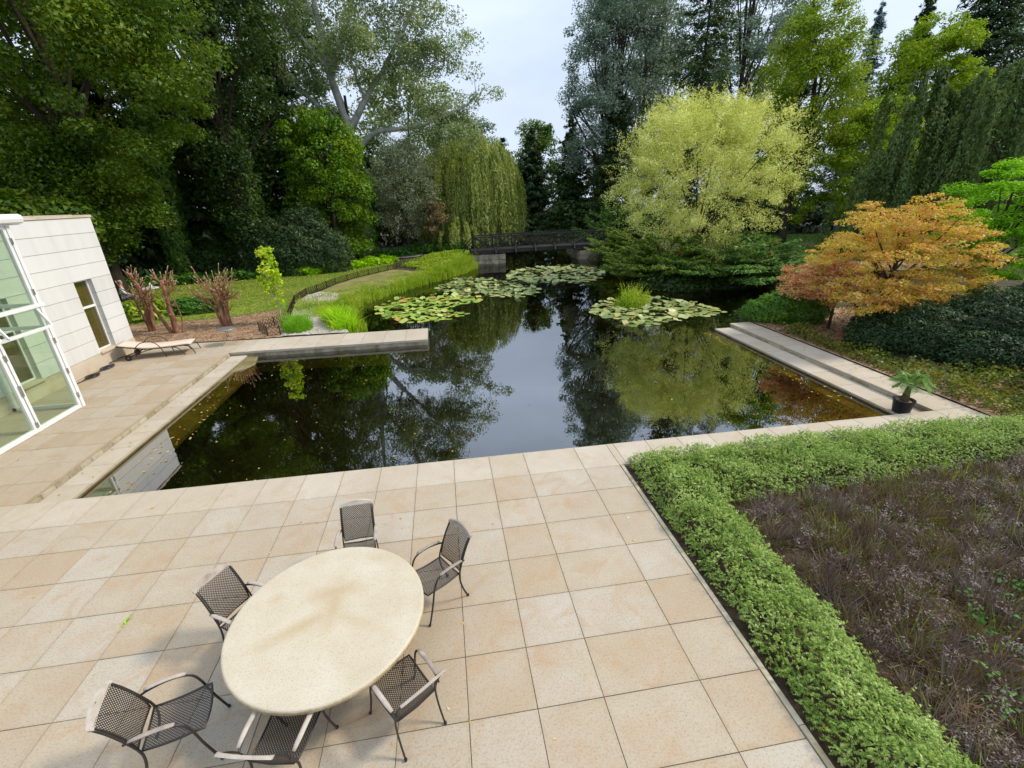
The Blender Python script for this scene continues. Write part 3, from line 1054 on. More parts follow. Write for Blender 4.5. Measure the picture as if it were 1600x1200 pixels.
# ------------------------------------------------------------------ sun lounger
lg = thing('sun_lounger', 'sun lounger with pale striped pad and two wheels beside the white building', 'sun lounger', (-10.0, 16.72, .002), math.radians(10))
dm = M['dark_metal']
# local x: head (-) to foot (+)
prof = interp_path([(-1.12, 0, .52), (-.75, 0, .43), (-.35, 0, .345), (0, 0, .325), (.5, 0, .33), (.85, 0, .345), (1.0, 0, .33)], 22)
pad = MB()
for s, t in ((1, .02), (-1, .02)):
    pass
V, F = [], []
for p in prof:
    for yv, dz in ((-.31, 0), (-.325, .022), (-.31, .045), (.31, .045), (.325, .022), (.31, 0)):
        V.append((p[0], yv, p[2] + dz))
for i in range(len(prof) - 1):
    for k in range(6):
        k2 = (k + 1) % 6
        F.append((6 * i + k2, 6 * i + k, 6 * i + 6 + k, 6 * i + 6 + k2))
F += [tuple(range(6)), tuple(6 * (len(prof) - 1) + k for k in range(6))[::-1]]
pad.add(V, F)
pm, nt, out = new_mat('striped_canvas')
b = N(nt, 'BsdfPrincipled', Roughness=.9)
tcn = N(nt, 'TexCoord')
wv_ = N(nt, 'TexWave', Scale=1.3, Distortion=0.3)
wv_.bands_direction = 'Y'
nt.links.new(tcn.outputs['Object'], wv_.inputs['Vector'])
rc = ramp(nt, [(.30, (.62, .53, .43)), (.5, (.62, .50, .40)), (.60, (.60, .37, .28)), (.75, (.64, .55, .46))])
nt.links.new(wv_.outputs['Fac'], rc.inputs['Fac'])
nt.links.new(rc.outputs['Color'], b.inputs['Base Color'])
nt.links.new(b.outputs[0], out.inputs['Surface'])
pad.build('pad', pm, lg, True)
for s in (-1, 1):
    MB().tube(A([(p[0], s * .335, p[2] - .005) for p in prof]), .016, 6).build('side_rail', dm, lg, True)
    MB().tube(interp_path([(-.62, s * .36, .12), (-.60, s * .37, .38), (-.38, s * .375, .57), (-.05, s * .375, .56), (.12, s * .37, .36), (.22, s * .36, .0)], 18), .014, 6).build('arm_loop', dm, lg, True)
    MB().tube(interp_path([(.42, s * .33, .32), (.62, s * .335, .25), (.78, s * .34, .0)], 8), .014, 6).build('leg', dm, lg, True)
    MB().tube(interp_path([(.80, s * .31, .32), (.98, s * .315, .26), (1.08, s * .32, .0)], 8), .014, 6).build('leg', dm, lg, True)
    MB().tube(interp_path([(-.85, s * .33, .10), (-.55, s * .335, .22), (-.1, s * .335, .32)], 8), .014, 6).build('wheel_strut', dm, lg, True)
    wh = MB()
    th = np.linspace(0, 2 * PI, 17)[:-1]
    V = [(-.86 + .095 * math.cos(t), s * .37 + d, .095 + .095 * math.sin(t)) for d in (-.025, .025) for t in th]
    wh.add(V, [tuple(range(16)), tuple(range(16, 32))[::-1]] + [((i + 1) % 16, i, i + 16, (i + 1) % 16 + 16) for i in range(16)])
    wo = wh.build('wheel', M['black_plastic'], lg)
    MB().bar((-.86, s * .34, .095), (-.86, s * .402, .095), .035, .035).build('hub', M['grey_metal'], wo)

# small bistro table behind the lounger
bt = thing('bistro_table', 'small round grey metal side table at the jetty corner', 'side table', (-8.12, 17.52, .002))
MB().lathe([(.30, .565), (.315, .572), (.315, .588), (.30, .594)], 28).build('table_top', M['grey_metal'], bt, True)
for k in range(4):
    t = PI / 4 + k * PI / 2 + .2
    c_, s_ = math.cos(t), math.sin(t)
    MB().tube(interp_path([(.09 * c_, .09 * s_, .565), (.045 * c_, .045 * s_, .40), (.05 * c_, .05 * s_, .28), (.16 * c_, .16 * s_, .15), (.26 * c_, .26 * s_, .09), (.29 * c_, .29 * s_, 0)], 14), .0095, 6).build('leg', M['grey_metal'], bt, True)
MB().lathe([(.05, .27), (.058, .275), (.058, .29), (.05, .295)], 14).build('ring', M['grey_metal'], bt)

# hose bundles at the foot of the white wall
def hose(name, label, x, y, n, mat, sx_, sy_):
    pts = []
    for k in range(n * 12):
        t = k / 12 * 2 * PI
        pts.append((x + (sx_ + .03 * math.sin(t * .31)) * math.cos(t), y + (sy_ + .05 * math.cos(t * .23)) * math.sin(t), .02 + .012 * (k / 12) + .008 * math.sin(t * 1.7)))
    pts += [(x - .05, y - .45, .015), (x - .08, y - .8, .015)]
    mb = MB().tube(A(pts), .014, 6)
    return tag(mb.build(name, mat, None, True), label, 'hose', 'coiled hoses at the foot of the white wall')


hose('garden_hose', 'dark coiled hose at the foot of the white wall nearer the pavilion', -10.98, 14.75, 4, M['dark_metal'], .10, .22)
hose('garden_hose', 'dark coiled hose at the foot of the white wall nearer the lounger', -11.05, 15.55, 4, rough_mat('blue_black_hose', [(.02, .022, .03), (.07, .075, .09)], 20, .5), .09, .26)
tag(MB().tube(A([(-11.20, 15.9, .06), (-11.10, 16.3, .10), (-11.05, 17.0, .05), (-11.0, 17.4, .05)]), .018, 6).build('drain_pipe', M['dark_metal'], None, True), 'thin dark pipe lying along the plinth behind the lounger', 'pipe')

# ------------------------------------------------------------------ bridge
br = thing('timber_bridge', 'dark timber footbridge with crossed railings over the pond', 'bridge', (2.2, 37.6, 0))
DT = M['dark_timber']
BL = 12.2
def arch(x): return .05 * math.sin(PI * x / BL) + .012 * x
for yv in (0.0, 1.75):
    for k in range(8):
        xa, xb = BL * k / 8, BL * (k + 1) / 8
        MB().bar((xa, yv, .66 + arch(xa)), (xb, yv, .66 + arch(xb)), .12, .24).build('beam', DT, br)
for k in range(56):
    x = .1 + k * (BL - .2) / 56
    MB().box((x, -.02, .785 + arch(x)), (x + .19, 1.77, .825 + arch(x))).build('deck_plank', DT, br)
px_ = [.42 + k * 1.62 for k in range(8)]
for yv in (-.10, 1.85):
    for k, x in enumerate(px_):
        z0, z1 = .56 + arch(x), 1.84 + arch(x)
        if 0 <= k <= 7:
            MB().bar((x, yv, z0), (x, yv, z1), .09, .09, (0, 1, 0)).build('post', DT, br)
            sg = -1 if yv < 0 else 1
            MB().bar((x, yv + sg * .42, z0 + .02), (x, yv + sg * .03, z0 + .52), .08, .08).build('outrigger', DT, br)
            MB().bar((x, yv + sg * .46, z0 + .02), (x, yv - sg * .2, z0 + .02), .09, .10).build('outrigger_foot', DT, br)
    for k in range(7):
        xa, xb = px_[k], px_[k + 1]
        MB().bar((xa, yv, 1.84 + arch(xa)), (xb, yv, 1.84 + arch(xb)), .13, .09).build('handrail', DT, br)
        MB().bar((xa, yv + .03, .86 + arch(xa)), (xb, yv + .03, 1.78 + arch(xb)), .05, .07).build('brace', DT, br)
        MB().bar((xa, yv - .03, 1.78 + arch(xa)), (xb, yv - .03, .86 + arch(xb)), .05, .07).build('brace', DT, br)
    MB().bar((px_[0], yv, 1.82 + arch(0)), (px_[0] - 1.0, yv, .82), .08, .08).build('end_strut', DT, br)
    MB().bar((px_[7], yv, 1.82 + arch(12)), (px_[7] + 1.35, yv, .92), .08, .08).build('end_strut', DT, br)


def abutment(label, x0, x1):
    a = thing('stone_abutment', label, 'abutment', (x0, 37.5, 0), group='stone abutments of the bridge')
    nb = max(2, int((x1 - x0) / .55))
    xs = np.linspace(0, x1 - x0, nb + 1)
    MB().box((.03, .08, -.6), (x1 - x0 - .03, 2.2, .46)).build('core', M['joint'], a)
    for r_ in range(2):
        for i in range(nb):
            z0, z1 = -.34 + r_ * .44, .09 + r_ * .43
            d = rng.uniform(0, .03)
            MB().box((xs[i] + .012, d, z0), (xs[i + 1] - .012, .3, z1 - .012), .012).build('block', M['pale_ashlar'], a)
    for r_ in range(2):
        for i in range(3):
            xe = x1 - x0 if x0 < 6 else 0
            z0, z1 = -.34 + r_ * .44, .09 + r_ * .43
            MB().box((xe - .05, .32 + i * .6, z0), (xe + .012, .30 + (i + 1) * .6, z1 - .012)).build('block', M['pale_ashlar'], a)


abutment('pale stone abutment under the left end of the footbridge', 2.25, 5.05)
abutment('pale stone abutment under the right end of the footbridge', 11.25, 14.6)

# ------------------------------------------------------------------ lattice edging fence
FP = [(-6.55, 18.3), (-7.0, 18.23), (-7.56, 19.0), (-7.25, 19.84), (-6.97, 20.87), (-7.23, 22.15), (-7.72, 24.55), (-7.66, 26.55), (-6.75, 29.74), (-5.77, 32.17), (-3.51, 35.66), (-.13, 40.28)]
fence = thing('lattice_fence', 'low brown lattice edging fence curving between lawn and gravel', 'fence', (0, 0, 0))
fm = rough_mat('brown_stained_laths', [(.035, .02, .013), (.085, .05, .032)], 14, .8, objrand=.4)
segs_ = []
for a, b_ in zip(FP[:-1], FP[1:]):
    a, b_ = A(a), A(b_)
    L_ = np.linalg.norm(b_ - a)
    m = max(1, round(L_ / 1.1))
    for k in range(m):
        segs_.append((a + (b_ - a) * k / m, a + (b_ - a) * (k + 1) / m))
for si, (a, b_) in enumerate(segs_):
    L_ = np.linalg.norm(b_ - a)
    d = (b_ - a) / L_
    nrm_ = A((-d[1], d[0]))
    hF = .40
    MB().box((a[0] - .02, a[1] - .02, .0), (a[0] + .02, a[1] + .02, .43)).build('fence_post', fm, fence)
    if si < 5:
        step = .17
        for k in range(int((L_ + hF) / step)):
            for sg in (1, -1):
                t0 = k * step - hF if sg == 1 else k * step
                p, q = (t0, .02), (t0 + hF * sg, .02 + hF)
                lo, hi = (p, q)
                # clip to panel
                pts_ = []
                for (tt, zz), (t2, z2) in (((p), (q)),):
                    for e in (0.0, 1.0):
                        pass
                f0, f1 = 0.0, 1.0
                dt = q[0] - p[0]
                for bound, side_ in ((0.0, 1), (L_, -1)):
                    u = (bound - p[0]) / dt
                    if (dt > 0) == (side_ == 1): f0 = max(f0, u)
                    else: f1 = min(f1, u)
                if f1 - f0 > .08:
                    P0 = a + d * (p[0] + dt * f0) + nrm_ * .006 * sg
                    P1 = a + d * (p[0] + dt * f1) + nrm_ * .006 * sg
                    MB().bar((P0[0], P0[1], p[1] + hF * f0), (P1[0], P1[1], p[1] + hF * f1), .008, .022, (nrm_[0], nrm_[1], 0)).build('lath', fm, fence)
    else:
        step = .20 if si < 18 else .28
        mb = MB()
        wl_ = .034 if si < 18 else .05
        for k in range(int((L_ + hF) / step) + 1):
            for sg in (1, -1):
                p0 = k * step - hF if sg == 1 else k * step
                dt = hF * sg
                f0, f1 = 0.0, 1.0
                for bound, side_ in ((0.0, 1), (L_, -1)):
                    u = (bound - p0) / dt
                    if (dt > 0) == (side_ == 1): f0 = max(f0, u)
                    else: f1 = min(f1, u)
                if f1 - f0 > .08:
                    P0 = a + d * (p0 + dt * f0) + nrm_ * .006 * sg
                    P1 = a + d * (p0 + dt * f1) + nrm_ * .006 * sg
                    mb.bar((P0[0], P0[1], .02 + hF * f0), (P1[0], P1[1], .02 + hF * f1), .008, wl_, (nrm_[0], nrm_[1], 0))
        o = mb.build('lath_panel', fm, fence)
        o['kind'] = 'stuff'

# far low black edging in front of the right lawn
fr2 = thing('lattice_fence', 'low dark lattice edging before the small lawn behind the orange maple', 'fence', (0, 0, .6))
pts = [(22.3, 29.3), (24.4, 28.5), (26.4, 27.95), (28.4, 27.6), (31, 28.0), (34, 28.6)]
for a, b_ in zip(pts[:-1], pts[1:]):
    a, b_ = A(a), A(b_)
    mb = MB()
    L_ = np.linalg.norm(b_ - a)
    d = (b_ - a) / L_
    for k in range(int(L_ / .2)):
        for sg in (1, -1):
            p0 = k * .2 + (.45 if sg < 0 else 0)
            P0, P1 = a + d * p0, a + d * (p0 + .45 * sg)
            mb.bar((P0[0], P0[1], 0), (P1[0], P1[1], .45), .012, .04, (-d[1], d[0], 0))
    o = mb.build('lath_panel', fm, fr2)
    o['kind'] = 'stuff'

# ------------------------------------------------------------------ water lilies
padm, nt, out = new_mat('lily_pad')
b = N(nt, 'BsdfPrincipled', Roughness=.42)
oi = N(nt, 'ObjectInfo')
rp1 = ramp(nt, [(0, (.14, .26, .02)), (.35, (.24, .39, .03)), (.62, (.36, .48, .06)), (.80, (.50, .58, .18)), (.90, (.52, .46, .06)), (.97, (.45, .20, .03)), (1.0, (.16, .10, .04))])
nt.links.new(oi.outputs['Random'], rp1.inputs['Fac'])
c2 = mixc(nt, math_n(nt, 'MULTIPLY', noise(nt, 7, 3, .6, wpos(nt)), .5), rp1.outputs['Color'], (.17, .19, .05))
nt.links.new(c2, b.inputs['Base Color'])
nt.links.new(b.outputs[0], out.inputs['Surface'])
padm2 = padm.copy()
padm2.name = 'shaded_lily_pad'  # duller pad copy: lack of sun on these patches put into the colour
for n_ in padm2.node_tree.nodes:
    if n_.type == 'VALTORGB':
        for e, c_ in zip(n_.color_ramp.elements, [(.10, .16, .03), (.18, .25, .06), (.28, .34, .11), (.40, .45, .20), (.42, .38, .10), (.34, .26, .08), (.16, .13, .06)]):
            e.color = (*c_, 1)


def pad_mesh(cup, wob, mat):
    n = 13
    V = [(0, 0, -cup * .3)]
    for k in range(n):
        t = .13 + (2 * PI - .26) * k / (n - 1)
        r_ = 1 + rng.uniform(-.05, .05)
        V.append((r_ * math.cos(t), r_ * math.sin(t), cup * .6 + wob * math.sin(t * 3 + 1)))
    me = MB().add(V, [(0, i, i + 1) for i in range(1, n)]).mesh('lily_pad', True)
    me.materials.append(mat)
    return me


def lilies(label, poly, n, rmin, rmax, mat, nfl):
    P0 = A(poly).mean(0)
    th = thing('water_lily_patch', label, 'water lilies', (P0[0], P0[1], WATER_Z), group='water lily patches on the pond')
    meshes = [pad_mesh(.03, .03, mat), pad_mesh(.12, .08, mat), pad_mesh(.28, .14, mat), pad_mesh(.02, .05, mat)]
    sm = interp_path(list(poly) + [poly[0]], 80)
    sm = [(p[0] + rng.normal(0, .06), p[1] + rng.normal(0, .06)) for p in sm[:, :2]]
    pts_, tries = [], 0
    cand = scatter(sm, n * 30)
    rr = rng.uniform(rmin, rmax, n * 30)
    keep = []
    for q, r_ in zip(cand, rr):
        if all((q[0] - k[0]) ** 2 + (q[1] - k[1]) ** 2 > (.72 * (r_ + k[2])) ** 2 for k in keep):
            keep.append((q[0], q[1], r_))
            if len(keep) >= n: break
    for i, (x, y, r_) in enumerate(keep):
        k = int(rng.choice(4, p=[.26, .30, .22, .22]))
        o = bpy.data.objects.new('lily_pad', meshes[k])
        o.parent = th
        lift = .006 + (rng.uniform(.01, .10) if k in (1, 2) else rng.uniform(0, .008))
        o.location = (x - P0[0], y - P0[1], lift)
        o.scale = (r_, r_ * rng.uniform(.88, 1.05), r_)
        tl = .22 if k in (1, 2) else .02
        o.rotation_euler = (rng.normal(0, tl), rng.normal(0, tl), rng.uniform(0, 6.28))
        LINK(o)
    for i in range(nfl):
        x, y, r_ = keep[int(rng.integers(len(keep)))]
        mb = MB()
        for ring, (nn, tilt, ln) in enumerate(((8, .5, .085), (6, 1.0, .075))):
            for j in range(nn):
                t = 2 * PI * j / nn + ring * .3
                c_, s_ = math.cos(t), math.sin(t)
                ct, st_ = math.cos(tilt), math.sin(tilt)
                tip = A((c_ * ct * ln, s_ * ct * ln, st_ * ln + .02))
                mid = tip * .55
                sd = A((-s_, c_, 0)) * .018
                mb.add([(0, 0, .02), mid + sd, tip, mid - sd], [(0, 1, 2, 3)])
        mb.build('flower', M['petal'], th, loc=(x - P0[0] + .1, y - P0[1], .07))


M['petal'] = rough_mat('pink_petals', [(.55, .10, .22), (.75, .35, .45)], 20, .6)
lilies('bright green water lily patch with yellowing pads just beyond the jetty', [(-3.6, 23.4), (-2.9, 21.1), (-1.7, 19.9), (0, 20.0), (.9, 20.9), (-.1, 22.0), (1.0, 23.0), (1.95, 24.0), (.9, 25.3), (-.6, 25.6), (-1.2, 24.9), (-2.3, 25.4)], 260, .12, .235, padm, 4)
lilies('long grey green water lily patch in mid pond, left of centre', [(-.6, 27.6), (.8, 25.8), (2.0, 25.2), (3.1, 23.9), (4.4, 24.3), (5.5, 25.6), (4.6, 27.2), (3.8, 28.9), (1.9, 30.7), (.3, 30.0)], 290, .13, .24, padm2, 2)
lilies('wide pale water lily patch in front of the footbridge', [(4.3, 28.9), (6.1, 27.9), (8.7, 27.1), (10.6, 29.6), (11.0, 32.6), (9.1, 34.5), (6.0, 33.8), (4.2, 31.5)], 300, .15, .26, padm2, 2)
lilies('grey green water lily patch around the clump of reeds on the right', [(6.4, 19.5), (7.1, 18.2), (7.7, 16.9), (9.5, 17.3), (12.2, 18.3), (11.8, 20.2), (10.1, 22.0), (8.2, 21.9), (7.2, 20.9)], 260, .12, .23, padm2, 2)

# fallen leaves floating on the pool and lying on its edges
fl = []
for (poly, n, s) in (([(-6.9, 7.9), (-6.0, 7.9), (-6.3, 12), (-6.9, 15)], 60, .045), ([(-6.5, 7.85), (9.8, 7.85), (9.8, 8.12), (-6.5, 8.15)], 120, .04),
                     ([(-6, 8.2), (9.8, 8.2), (9.8, 16), (5, 19), (1, 18), (-6, 16)], 150, .035), ([(9.4, 9), (10.1, 9), (10.1, 15.4), (9.6, 15.4)], 60, .04)):
    q = scatter(poly, n)
    P = np.column_stack([q, np.full(n, WATER_Z + .005) + rng.uniform(0, .004, n)])
    nn = np.column_stack([rng.normal(0, .12, (n, 2)), np.ones(n)])
    sz = s * rng.uniform(.6, 1.4, n)
    fl.append(leaf_quads(P, nn, sz * 1.5, sz * .8))
flm = leaf_mat('fallen_leaves', [(.16, .08, .03), (.45, .24, .05), (.55, .42, .12), (.62, .56, .38)], .1, 3, .03, .1, gain=1.0)
tag(obj('floating_leaves', quads_mesh('floating_leaves', np.concatenate(fl)), flm), 'small fallen leaves floating on the dark pool', kind='stuff')
fl = []
for (poly, n, z) in (([(10.9, 7.9), (11.7, 7.9), (11.7, 15.6), (10.9, 15.6)], 70, .004), ([(-7.6, 7.9), (-7.2, 7.9), (-7.2, 16), (-7.6, 16)], 40, -.124), ([(-11, 8), (-7.8, 8), (-7.8, 17.5), (-11, 17.5)], 25, .004), ([(-6, 2.4), (3, 2.4), (3, 7.7), (-6, 7.7)], 34, .004), ([(3.1, 2), (3.3, 2), (3.3, 6.8), (3.1, 6.8)], 16, -.03)):
    q = scatter(poly, n)
    P = np.column_stack([q, np.full(n, z) + rng.uniform(0, .003, n)])
    nn = np.column_stack([rng.normal(0, .15, (n, 2)), np.ones(n)])
    sz = rng.uniform(.02, .045, n)
    fl.append(leaf_quads(P, nn, sz * 1.5, sz * .8))
tag(obj('fallen_leaves', quads_mesh('fallen_leaves', np.concatenate(fl)), flm), 'few small fallen leaves lying on terrace and walkway stones', kind='stuff')

# ------------------------------------------------------------------ potted palm
pp = thing('potted_palm', 'small palm in a black pot on the right pool step', 'potted palm', (10.36, 8.10, -.13))
pp.scale = (1.12, 1.12, 1.10)
MB().lathe([(.145, 0), (.15, .01), (.185, .27), (.195, .275), (.195, .30), (.18, .30), (.17, .255)], 22).build('pot', M['black_plastic'], pp, True)
MB().lathe([(.168, .24), (.12, .262), (.03, .275)], 18).build('potting_soil', M['soil'], pp)
MB().tube(A([(0, 0, .25), (.01, 0, .33), (.015, .005, .42), (.03, .01, .52), (.045, .01, .58)]), [.085, .075, .06, .05, .045], 9).build('trunk', rough_mat('fibrous_palm_trunk', [(.05, .03, .015), (.16, .10, .055)], 22, .95, .8, 40), pp)
pl = leaf_mat('palm_leaf', [(.05, .11, .02), (.12, .22, .05), (.20, .30, .09)], .3, 4, gain=1.1)
for k in range(13):
    t = k * 2.4
    up = .9 - .065 * k
    c_, s_ = math.cos(t), math.sin(t)
    ln = .30 + .035 * (k % 3)
    path = interp_path([(.045, .01, .57), (.045 + c_ * ln * .45, .01 + s_ * ln * .45, .57 + .22 * up + .06), (.045 + c_ * ln, .01 + s_ * ln, .57 + .16 * up - .06 * (k / 13))], 16)
    mb = MB()
    Q = []
    T = norm(np.gradient(path, axis=0))
    for i in range(4, 16):
        for s in (-1, 1):
            sd = norm(np.cross(T[i], A((0, 0, 1.0)))) * s
            dirv = norm(sd * .85 + T[i] * .7 + A((0, 0, .12)))
            ll = .21 * (1 - abs(i - 9) / 13)
            tip = path[i] + dirv * ll
            wv2 = norm(np.cross(dirv, A((0, 0, 1.0)))) * .017
            Q.append([path[i] - wv2, path[i] + wv2, tip + wv2 * .2, tip - wv2 * .2])
    me = quads_mesh('frond', A(Q))
    obj('frond', me, pl, pp)

# ------------------------------------------------------------------ plant builders
def rand_dirs(n, up=0.0, r=rng):
    d = r.normal(size=(n, 3))
    d[:, 2] += up
    return norm(d)


def shell_points(c, rad, n, lo=.55, up=.25, r=rng):
    d = rand_dirs(n, up, r)
    t = r.uniform(lo ** 3, 1, n) ** (1 / 3)
    return A(c) + d * t[:, None] * A(rad)


def clump_leaves(cent, cr, per, L, W, flat=.65, upn=.7, r=rng, axis_down=0.0):
    per = max(6, int(per * 1.32))
    L, W = L * .90, W * .90
    n = len(cent) * per
    ci = np.repeat(np.arange(len(cent)), per)
    sz = cr * r.uniform(.6, 1.35, len(cent))[ci]
    d = rand_dirs(n, .15, r)
    t = r.uniform(0.12, 1, n) ** .5
    off = d * (t * sz)[:, None]
    off[:, 2] *= flat
    P = cent[ci] + off
    nr = norm(d * .55 + A((0, 0, upn)) + r.normal(size=(n, 3)) * .55)
    ax = None
    if axis_down:
        ax = r.normal(size=(n, 3)) * .5 + A((0, 0, -axis_down))
    s = r.uniform(.55, 1.4, n)
    return leaf_tris(P, nr, L * s, W * s, ax, r)


def limbs(mb, base, top_frac_pts, cent, trunk_path, trunk_r, k, seg=5, r=rng):
    idx = r.choice(len(cent), min(k, len(cent)), replace=False)
    zt = trunk_path[:, 2]
    for i in idx:
        c = cent[i]
        z0 = np.clip(c[2] * r.uniform(.45, .72), zt[0] + (zt[-1] - zt[0]) * .18, zt[-1] * .95)
        j = int(np.argmin(abs(zt - z0)))
        p0 = trunk_path[j]
        mid = p0 * .45 + c * .55 + A((0, 0, 1.0)) * np.linalg.norm(c - p0) * .10 + r.normal(size=3) * .12 * np.linalg.norm(c - p0) * .5
        path = interp_path([p0, mid, c], 7)
        rr = trunk_r[j] * .48
        mb.tube(path, np.linspace(rr, max(rr * .16, .012), 7), seg, caps=False)


def broadleaf(name, label, base, h, crown, radii, ncl, per, cr, leaf, mat, bark, tr, nlimb=12, lean=(0, 0), flat=.65, upn=.7, lo=.5, up=.25, group=None, cat='tree', seed=1, extra=None, axis_down=0.0, taper=.25):
    r = np.random.default_rng(seed)
    t = thing(name, label, cat, base, group=group)
    cent = shell_points(crown, radii, ncl, lo, up, r)
    if extra is not None:
        for (c, rad, n) in extra:
            cent = np.vstack([cent, shell_points(c, rad, n, .3, up, r)])
    topz = crown[2] + radii[2] * .55
    tp = interp_path([(0, 0, -.2), (lean[0] * .3 + r.normal(0, .02 * h), lean[1] * .3, topz * .33), (lean[0] * .7 + r.normal(0, .03 * h), lean[1] * .7, topz * .66), (lean[0], lean[1], topz)], 12)
    trr = np.linspace(tr, tr * taper, 12)
    trr[0] *= 1.35
    mb = MB().tube(tp, trr, 9)
    limbs(mb, base, None, cent, tp, trr, nlimb, 5, r)
    mb.build('trunk', bark, t, True)
    obj('crown', quads_mesh('crown', clump_leaves(cent, cr, per, leaf[0], leaf[1], flat, upn, r, axis_down)), mat, t)
    return t


def conifer(name, label, base, h, R, z0, mat, bark, nq=9000, droop=.25, power=.85, leaf=(.34, .11), tr=.22, group=None, seed=1, cat='tree', up_tip=.15, side=.55, lev=None):
    r = np.random.default_rng(seed)
    t = thing(name, label, cat, base, group=group)
    nlev = lev or int(h * 2.6)
    per = max(10, int(nq * 1.35) // (nlev * 9))
    Q = []
    mb = MB().tube(A([(0, 0, -.2), (r.normal(0, .08), r.normal(0, .08), h * .5), (0, 0, h)]), [tr, tr * .55, .02], 7)
    for l in range(nlev):
        f = (l + r.uniform(0, .6)) / nlev
        z = z0 + (h - z0) * f
        rad = R * (1 - f) ** power * r.uniform(.75, 1.12) + .12
        for b in range(9):
            az = 2 * PI * b / 9 + l * 1.3 + r.normal(0, .2)
            rb = rad * r.uniform(.55, 1.18)
            zb = z + r.uniform(-.9, .9)
            d = A((math.cos(az), math.sin(az), 0))
            sdv = A((-d[1], d[0], 0))
            n = per
            s = r.uniform(.08, 1, n) ** .7
            zz = -droop * rb * s + up_tip * rb * s ** 3
            lat = r.uniform(-1, 1, n) * .30 * rb * np.sin(PI * np.clip(s, .1, .96)) * side * 1.6
            P = d * (s * rb)[:, None] + sdv * lat[:, None]
            P[:, 2] += zb + zz + r.normal(0, .08, n) - abs(lat) * .25
            ax = d * .75 + sdv * np.sign(lat)[:, None] * .65 + A((0, 0, -.18)) + r.normal(size=(n, 3)) * .25
            nr = A((0, 0, 1.0)) + d * .5 + r.normal(size=(n, 3)) * .45
            k = r.uniform(.6, 1.3, n) * (.6 + .4 * min(1, rb / R + .3))
            Q.append(leaf_tris(P, nr, leaf[0] * .92 * k, leaf[1] * .92 * k, ax, r))
            if b % 3 == 0 and rb > .5:
                mb.tube(A([(0, 0, z), tuple(d * rb * .5 + A((0, 0, z - droop * rb * .5))), tuple(d * rb * .9 + A((0, 0, z - droop * rb * .8)))]), [.035, .025, .01], 4, caps=False)
    mb.build('trunk', bark, t, True)
    obj('crown', quads_mesh('crown', np.concatenate(Q)), mat, t)
    return t


def weeping(name, label, base, dome_c, dome_r, nstr, slen, leaf, mat, bark, tr, per=26, seed=1, group=None, arch_=.35, zmin=.3, lat=.02, cat='tree', tip=.0, lo=.35, starts=None, ridge=False, pull=.70):
    r = np.random.default_rng(seed)
    t = thing(name, label, cat, base, group=group)
    d = rand_dirs(nstr, .55, r)
    d[:, 2] = abs(d[:, 2]) * .95 + .03
    rad = r.uniform(lo, 1, nstr) ** .5
    S = A(dome_c) + d * rad[:, None] * A(dome_r)
    if starts is not None:
        S = starts(r, nstr)
        d = norm(S - A(dome_c))
    # lumps: pull strand starts together into tresses
    nl = max(8, nstr // 26)
    cen = S[r.choice(nstr, nl, replace=False)]
    dist = ((S[:, None, :] - cen[None]) ** 2).sum(-1)
    S = S * (1 - pull) + cen[dist.argmin(1)] * pull
    ln = r.uniform(slen[0], slen[1], nstr)
    ln = np.minimum(ln, S[:, 2] - zmin - r.uniform(0, .6, nstr))
    ok = ln > .3
    S, ln, d = S[ok], ln[ok], d[ok]
    n = len(S)
    u = np.linspace(0, 1, per)[None, :] + r.uniform(-.02, .02, (n, per))
    out_ = norm(d * A((1, 1, 0)) + 1e-6)
    hor = arch_ * (1 - np.exp(-u * 4))
    X = S[:, None, :] + out_[:, None, :] * (hor * np.minimum(ln, 2.5)[:, None] * .35)[..., None]
    X = X + r.normal(size=X.shape) * lat
    sway = r.normal(size=(n, 1, 3)) * A((.10, .10, 0))
    X = X + sway * u[..., None] * np.minimum(ln, 3)[:, None, None] * .5
    X[..., 2] -= u * ln[:, None]
    P = X.reshape(-1, 3)
    m = len(P)
    ax = A((0, 0, -1.0)) + r.normal(size=(m, 3)) * .35
    nr = np.repeat(out_, per, 0) + r.normal(size=(m, 3)) * .6 + A((0, 0, .35))
    k = r.uniform(.6, 1.3, m)
    Q = leaf_tris(P, nr, leaf[0] * k, leaf[1] * k, ax, r)
    topc = A(dome_c) + A((0, 0, dome_r[2] * .6))
    tp = interp_path([(0, 0, -.2), (.1, 0, topc[2] * .35), tuple(topc * A((.5, .5, .75))), tuple(topc)], 10)
    trr = np.linspace(tr, tr * .3, 10)
    mb = MB().tube(tp, trr, 8)
    limbs(mb, base, None, cen, tp, trr, 14, 5, r)
    mb.build('trunk', bark, t, True)
    if ridge:
        rp_ = starts.path + np.cumsum(r.normal(size=starts.path.shape) * .03, 0) + A((0, -.25, -.02))
        MB().tube(rp_, np.interp(np.arange(40), [0, 25, 39], [.012, .045, .07]), 6).build('limb', M['pale_bark'], t, True)
    obj('crown', quads_mesh('crown', Q), mat, t)
    return t


